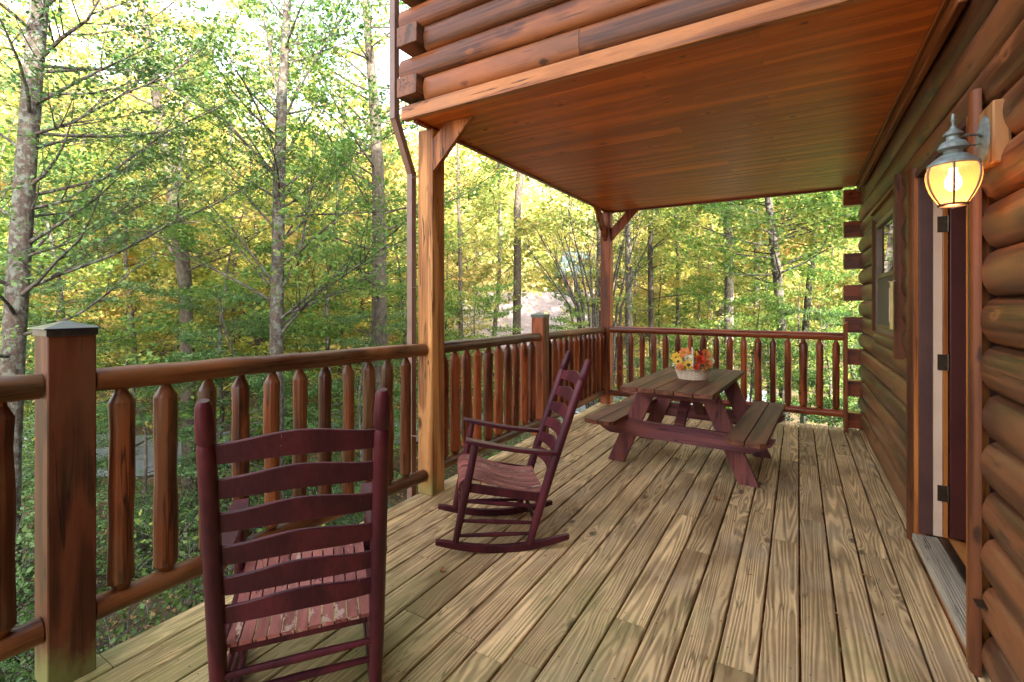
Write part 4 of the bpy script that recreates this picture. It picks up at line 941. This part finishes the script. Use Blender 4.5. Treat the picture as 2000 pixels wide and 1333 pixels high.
for i, (u, wd, D, lab, mt) in enumerate([(1272, 12, 15, 'brown trunk second to the right of the far corner post', m_bark), (1323, 7, 18, 'thin trunk above the left third of the far railing', m_barkd), (1386, 11, 20, 'brown trunk just left of the thick pale one', m_bark), (1478, 14, 16, 'grey trunk between the thick pale one and the crooked dark one', m_barkp),
                            (1186 - 15, 9, 18, 'thin dark trunk against the far post, on its left', m_barkd), (665, 9, 16, 'thin grey trunk right of the mottled slender tree', m_bark), (455, 9, 15, 'thin dark trunk between the leaning brown and slender mottled trees', m_barkd), (160, 10, 14, 'thin grey trunk straight above the capped newel post', m_bark), (245, 8, 13, 'thin upright sapling trunk right of the capped newel post', m_barkd), (900, 8, 14, 'thin trunk just right of the near timber post', m_bark)]):
    k = random.Random(i + 70)
    px_tree('sapling_tree' if wd < 10 else 'woodland_tree', lab, D, [(u + k.uniform(-5, 5), 780), (u, 640), (u + k.uniform(-4, 4), 500), (u + k.uniform(-7, 7), 380), (u + k.uniform(-10, 10), 240)], [wd, wd, wd * .92, wd * .8, wd * .6], mt, [m_lyg, m_lgreen, m_lyel][i % 3], 30 + i, dict(H1, n=26, L=2.6, el=.3, cnt=10, leaf=.09, leafy=1, spray=.4), ext=3.5, brf=(.3, 1))

# understory prototypes: layered sprays from a thin forked stem, copied with shared meshes
def proto(seed, h, n, L, leaf, cnt, mat, bark, el=.2, spray=.35, low=.12, nm='understory_tree'):
    T = Tree(seed); pts = [(0, 0, -.2)]; x = y = 0
    for k in range(1, 7): x += T.r.gauss(0, .12); y += T.r.gauss(0, .12); pts.append((x, y, h * k / 6))
    T.trunk(pts, [.05 * h / 5 * (1 - .14 * k) for k in range(7)], 8)
    sp = dict(L=L, sub=7, cnt=cnt, leaf=leaf, spray=spray, curve=.02, leafy=1)
    for j in range(n):
        f = low + (1 - low) * (j + T.r.random()) / n; p, r = T.along(min(f, .99)); az = T.r.uniform(0, 6.283); e_ = el + T.r.gauss(0, .15)
        T.branch(p, (math.cos(az) * math.cos(e_), math.sin(az) * math.cos(e_), math.sin(e_)), L * T.r.uniform(.6, 1.2) * (1.2 - .6 * f), max(r * .4, .006), 1, sp)
    root = tree_root(nm, (0, 0, 0), 'x'); T.objects(root, bark, mat); return root
PR = [(proto(101, 6.5, 30, 2.0, .065, 12, m_lgreen, m_barkd, spray=.36), 'understory tree with layered bright green leaves', 'understory_tree'),
      (proto(102, 8.0, 34, 2.3, .075, 12, m_lyg, m_barkd, spray=.42), 'understory tree with yellow green leaves', 'understory_tree'),
      (proto(103, 9.0, 36, 2.6, .09, 12, m_lyel, m_bark, spray=.48), 'autumn tree with golden yellow leaves', 'autumn_tree'),
      (proto(104, 5.5, 34, 1.7, .038, 22, m_lhem, m_barkd, el=-.05, spray=.24, nm='young_hemlock'), 'young hemlock with fine dark green needle sprays', 'young_hemlock'),
      (proto(105, 8.5, 30, 2.4, .085, 10, m_lor, m_bark, spray=.45), 'autumn tree with orange leaves', 'autumn_tree')]
used = [False] * 5; PUT = []
def put(i, u, D, s, where, rz=None, zoff=0, grp='understory trees below the porch'):
    pr, lab, nm = PR[i]
    if used[i]: o = copy_tree(pr)
    else: o = pr; used[i] = True
    p = at(u, 600, D); o.location = (p.x, p.y, gz(p.x, p.y) + zoff); k = random.Random(int(u * 7 + D * 13)); o.rotation_euler = (0, 0, k.uniform(0, 6.28) if rz is None else rz); o.scale = (s, s, s * k.uniform(.9, 1.1))
    o.name = nm; o['label'] = lab + ', ' + where; o['category'] = 'tree'; o['group'] = grp; PUT.append(o)
# (prototype, pixel column, distance, scale)
spots = [(0, 925, 12.5, .8), (0, 1110, 12.5, .62), (2, 1165, 18, .6), (0, -40, 10.5, 1.25), (1, 60, 12.5, 1.3), (2, 150, 16, 1.35), (2, 360, 21, 1.45), (2, 500, 15.5, 1.3), (2, 660, 21, 1.4), (1, 745, 14.5, 1.3), (2, 280, 26, 1.5), (2, 560, 26, 1.5), (3, 60, 7.8, .8), (3, 560, 9.5, .7), (3, -60, 7.0, .9), (0, 120, 9.0, 1.0), (1, 230, 11, 1.05), (3, 300, 7.5, .72), (0, 430, 9.5, 1.0), (3, 480, 8.5, .9), (0, 640, 10.5, 1.05), (3, 690, 8.6, .8), (0, 790, 12, 1.0), (1, 880, 15, .8), (0, 905, 11.5, .72),
         (2, 60, 14, 1.0), (1, 330, 15, 1.15), (2, 520, 15, 1.0), (1, 600, 17, 1.1), (2, 420, 19, 1.2), (2, 700, 18, 1.1), (1, -80, 12, 1.1), (4, 180, 19, 1.0), (4, 720, 24, 1.15), (2, 850, 22, 1.1), (2, 1120, 36, 1.1),
         (0, 1340, 10.5, .60), (0, 1470, 10.5, .64), (0, 1560, 10.0, .70), (3, 1275, 10.5, .52), (3, 1620, 9.6, .75), (0, 1400, 13, .78), (0, 1660, 12, .9), (1, 1290, 17, .85), (1, 1500, 16, 1.0), (0, 1620, 15, 1.1), (1, 1360, 19, 1.1), (2, 1250, 23, 1.1), (2, 1320, 27, 1.1), (2, 1420, 24, 1.2), (2, 1520, 24, 1.2), (4, 1640, 24, 1.2), (1, 1700, 18, 1.2), (2, 1000, 33, 1.15),
         (1, 1750, 12, 1.2), (0, 1850, 10, 1.2), (0, -300, 9, 1.2), (2, -350, 14, 1.3), (1, -700, 9, 1.2)]
WORDS = {3: 'in front of', 0: 'behind', 1: 'farther behind', 2: 'far behind', 4: 'far behind'}
def where(u, D):
    for lim, w_ in ((-10, 'just outside the left picture edge'), (110, 'the leftmost lichen trunk'), (210, 'the capped newel post'), (345, 'the leaning trunk, left side'), (470, 'the leaning trunk, right side'), (560, 'the slender mottled trunk'), (680, 'the gap beside the slender mottled trunk'),
                    (770, 'the straight trunk by the downspout'), (870, 'the near timber post'), (960, 'the railing by the side-on chair'), (1060, 'the trunk between the porch posts'), (1190, 'the neighbouring house'), (1265, 'the far corner post'), (1310, 'the railing left of the flower basket'), (1380, 'the flower basket'), (1445, 'the thick pale trunk'), (1510, 'the gap left of the crooked trunk'), (1580, 'the crooked dark trunk'), (1680, 'the log wall corner'), (9999, 'the cabin')):
        if u < lim: return w_
cnt_ = {}
for q in spots: cnt_.setdefault((q[0], where(q[1], 0)), []).append(q)
SHORT = {0: 'bright green layered tree', 1: 'yellow green leafy tree', 2: 'golden yellow autumn tree', 3: 'dark young hemlock', 4: 'orange autumn tree'}
for (i, u, D, s) in spots:
    same = sorted(cnt_[(i, where(u, 0))], key=lambda q: q[2]); w_ = where(u, D); pre = ''
    if len(same) > 1: pre = ['nearer ', 'farther ', 'farthest '][min(same.index((i, u, D, s)), 2)]
    put(i, u, D, s, w_); o_ = PUT[-1]; o_['label'] = pre + SHORT[i] + (' in front of ' if i == 3 else ' behind ') + w_

# bare many-stemmed shrub left of the far post
T = Tree(55); base = at(1172, 700, 13.5); base.z = gz(base.x, base.y)
for k in range(15):
    u1 = 1030 + 17 * k + T.r.uniform(-10, 10); v1 = T.r.uniform(400, 480); u0_ = 1172 + T.r.uniform(-12, 12)
    a = at(u0_, 700, 13.5) - base; a.z = 0; b1 = at((u0_ * .65 + u1 * .35), 600, 13.4) - base; c_ = at(u1, v1, 13.2) - base
    T.tr.tube([a, a.lerp(b1, .6), b1, b1.lerp(c_, .5) + Vector((0, 0, .1)), c_], [.05, .042, .034, .02, .008], 6, cap=False)
    for j in range(9):
        q = b1.lerp(c_, T.r.random()); T.branch(q, ((c_ - b1).normalized() + Vector((T.r.gauss(0, .5), T.r.gauss(0, .5), .1))), 1.3, .009, 2, dict(L=1.3, lv=2, leafy=.12, cnt=4, leaf=.09, curve=.05))
rt = tree_root('bare_shrub', base, 'nearly leafless grey shrub with fanned stems left of the far corner post', 'shrub'); T.objects(rt, m_barkd, m_lyel)

# low shrubs on the slope right under the deck
T = Tree(66)
def shrub_proto(seed, mat, leaf, cnt):
    T = Tree(seed)
    for k in range(16):
        az = T.r.uniform(0, 6.28); el = T.r.uniform(.5, 1.3); T.branch((0, 0, -.1), (math.cos(az) * math.cos(el), math.sin(az) * math.cos(el), math.sin(el)), T.r.uniform(.8, 1.5), .012, 1, dict(L=1.2, sub=7, cnt=cnt, leaf=leaf, spray=.2, curve=.0, leafy=1))
    r = tree_root('shrub', (0, 0, 0), 'x', 'shrub'); T.objects(r, m_barkd, mat); return r
m_lsh = leafmat('shrub_leaves', [(0, (.02, .045, .012)), (.4, (.045, .095, .02)), (.75, (.10, .16, .03)), (1, (.26, .25, .05))], trans=.3)
SP = [shrub_proto(71, m_lsh, .036, 7), shrub_proto(72, m_lhem, .030, 11), shrub_proto(73, m_lsh, .040, 3)]
sp_at = [(-5.0, 1.2), (-4.2, 2.4), (-5.6, 2.8), (-4.4, 3.9), (-5.8, 4.6), (-4.3, 5.6), (-6.6, .4), (-4.2, .2), (-7.4, 2.0), (-7.2, 5.8), (-3.6, 7.6), (-2.2, 8.3), (-.8, 8.6), (.6, 8.4), (-3.0, 10), (-.2, 10.4), (1.6, 9.8), (-8.6, 3.6), (-6.1, 7.6), (-5.2, 9.4), (-1.7, 11.6), (2.4, 8.3), (-8.0, .9), (-9.2, 2.4), (-8.2, 5.0), (-3.9, 1.3), (-3.8, 3.2), (-3.7, 4.9), (-6.3, 1.5), (-6.4, 3.6), (-9.5, 1.2)]
SHR = []
for k, (x, y) in enumerate(sp_at):
    o = SP[k] if k < 3 else copy_tree(SP[k % 3]); o.name = 'shrub'; o.location = (x, y, gz(x, y)); s = random.Random(k).uniform(.8, 1.5); o.scale = (s, s, s); o.rotation_euler = (0, 0, k * 1.7)
    o['category'] = 'shrub'; o['group'] = 'low shrubs on the slope below the deck'
    pv = Vector((x, y, 0)); dd = pv.dot(FW); uu = 1000 + pv.dot(RT) / max(dd, .3) * FPX
    o['label'] = ['low leafy green shrub', 'low dark fine-leaved shrub', 'low twiggy sparse shrub'][k % 3] + ' below the deck, under ' + where(uu, dd); SHR.append((o, dd))
for lb in {o['label'] for o, _ in SHR}:
    g_ = sorted([q for q in SHR if q[0]['label'] == lb], key=lambda q: q[1])
    for j, (o, _) in enumerate(g_):
        if len(g_) > 1: o['label'] = ['nearest ', 'second nearest ', 'third nearest ', 'fourth nearest ', 'farthest '][min(j, 4)] + lb

# leaf litter
rn = np.random.default_rng(9); m = 60000
r_ = 3 + 17 * rn.random(m) ** .8; a_ = rn.uniform(0, 2 * math.pi, m); X = -1 + r_ * np.cos(a_); Y = 3 + r_ * np.sin(a_)
keep = ~((X > -2.3) & (X < 8.2) & (Y > -6.2) & (Y < 6.6)) & ((X < 4) | (Y > 6)) & (Y > -5); X = X[keep]; Y = Y[keep]
Z = np.array([gz(a, b) for a, b in zip(X, Y)]) + .02 + .03 * rn.random(len(X)); nn = rn.normal(0, .35, (len(X), 3)); nn[:, 2] += 1
lit = leafmesh('leaf_litter', np.stack([X, Y, Z], 1), nn, rn.normal(0, 1, (len(X), 3)), rn.uniform(.05, .12, len(X)), m_llit); tag(lit, kind='stuff')
# far wood: sunlit crowns on the rising ground, reads as one mass
def far_wood():
    rg = random.Random(77); nr = np.random.default_rng(78); Ps = []; Ns = []; Ss = []; tk = MB()
    for k in range(300):
        an = rg.uniform(-.95, 1.0) ; d = rg.uniform(26, 75) if k % 3 else rg.uniform(26, 44); az = YAW + math.pi / 2 + an; x = d * math.cos(az); y = d * math.sin(az)
        if x > 0 and y < 10: continue
        if d < 36 and 0.02 < (az - YAW - math.pi/2) * -1 < .25: continue
        z0 = gz(x, y); h = rg.uniform(10, 17) * (1 if d > 40 else .8); tk.tube([(x, y, z0 - .3), (x + rg.gauss(0, .3), y + rg.gauss(0, .3), z0 + h * .5), (x + rg.gauss(0, .5), y, z0 + h * .95)], [.17, .12, .03], 6, cap=False)
        for j in range(13):
            f = rg.uniform(.12, 1); cr = h * .24 * (1.25 - .75 * f) + .3; c = np.array([x + rg.gauss(0, cr * .65), y + rg.gauss(0, cr * .65), z0 + h * f]); n_ = 115
            Q = nr.normal(0, 1, (n_, 3)) * np.array([cr * .45, cr * .45, cr * .24]) + c; Ps.append(Q); q = nr.normal(0, .6, (n_, 3)); q[:, 2] += .8; Ns.append(q); Ss.append(nr.uniform(.16, .34, n_) * (1 if d < 45 else 1.3))
    P = np.concatenate(Ps); o = leafmesh('distant_wood', P, np.concatenate(Ns), nr.normal(0, 1, P.shape), np.concatenate(Ss), m_lfar, .4); tag(o, kind='stuff')
    t = tk.build('distant_trunks', m_bark, ang=180, recalc=False); tag(t, kind='stuff')
far_wood()

# ------------------------------------------------------------------ neighbouring house seen between the posts
nh = empty('neighbour_house', at(1080, 700, 25), YAW, 'neighbouring cabin with broad roof pale with sky glare and small teal upper roof, beyond the trees', 'house')
nh.location.z = 0
m_proof = plain('sky_glare_roof', (.27, .22, .235), .7, scale=2, col2=(.20, .16, .17)); m_teal = plain('teal_roof', (.10, .14, .135), .6, scale=3, col2=(.06, .09, .088)); m_nw = wood('neighbour_logs', (.10, .05, .03), (.26, .15, .09), 'x', ring=2, var=.1)  # lower roof: pale pinkish sky glare put into the colour of a brown roof
def nl(u, v, D): p = at(u, v, D) - at(1080, 700, 25); return Vector((p.dot(RT), p.dot(FW), at(u, v, D).z))
A_ = nl(870, 700, 22); B_ = nl(1205, 700, 22); zr = 2.05; ze = -.7
b = MB(); x0, x1 = A_.x, B_.x; yf, yr_ = -2.6, 2.5
b.add([(x0, yf, ze), (x1, yf, ze), (x1 - .2, yr_, zr), (x0 + .2, yr_, zr), (x0, yf, ze - .2), (x1, yf, ze - .2), (x1 - .2, yr_, zr - .2), (x0 + .2, yr_, zr - .2), (x0, 7.5, ze), (x1, 7.5, ze), (x0, 7.5, ze - .2), (x1, 7.5, ze - .2)],
      [(0, 1, 2, 3), (4, 7, 6, 5), (0, 4, 5, 1), (3, 2, 9, 8), (7, 10, 11, 6), (1, 5, 6, 2), (0, 3, 7, 4), (2, 6, 11, 9), (3, 8, 10, 7), (8, 9, 11, 10)])
b.build('roof', m_proof, nh, smooth=False)
b = MB(); b.box((x0 + .4, yf + .5, -3.6), (x1 - .4, 7.0, ze - .1)); b.build('wall', m_nw, nh)
u0_, u1_ = nl(1092, 520, 29).x, nl(1235, 520, 29).x
b = MB(); b.box((u0_ + .3, 3.0, .2), (u1_ - .3, 7, 3.1)); b.build('upper_wall', m_nw, nh)
b = MB(); b.add([(u0_ - .1, 2.6, 3.05), (u1_ + .1, 2.6, 3.05), (u1_ - .3, 4.6, 4.6), (u0_ + .3, 4.6, 4.6), (u0_ - .1, 6.8, 3.05), (u1_ + .1, 6.8, 3.05)], [(0, 1, 2, 3), (3, 2, 5, 4), (0, 3, 4), (1, 5, 2), (0, 4, 5, 1)]); b.build('upper_roof', m_teal, nh, smooth=False)
for k in range(3):
    xx = u0_ + .7 + k * 1.2; b = MB(); b.box((xx, 2.96, 2.0), (xx + .7, 2.99, 2.8)); w1 = b.build('window', m_white, nh); b = MB(); b.box((xx + .06, 2.94, 2.06), (xx + .64, 2.955, 2.74)); b.build('pane', m_glass, w1)
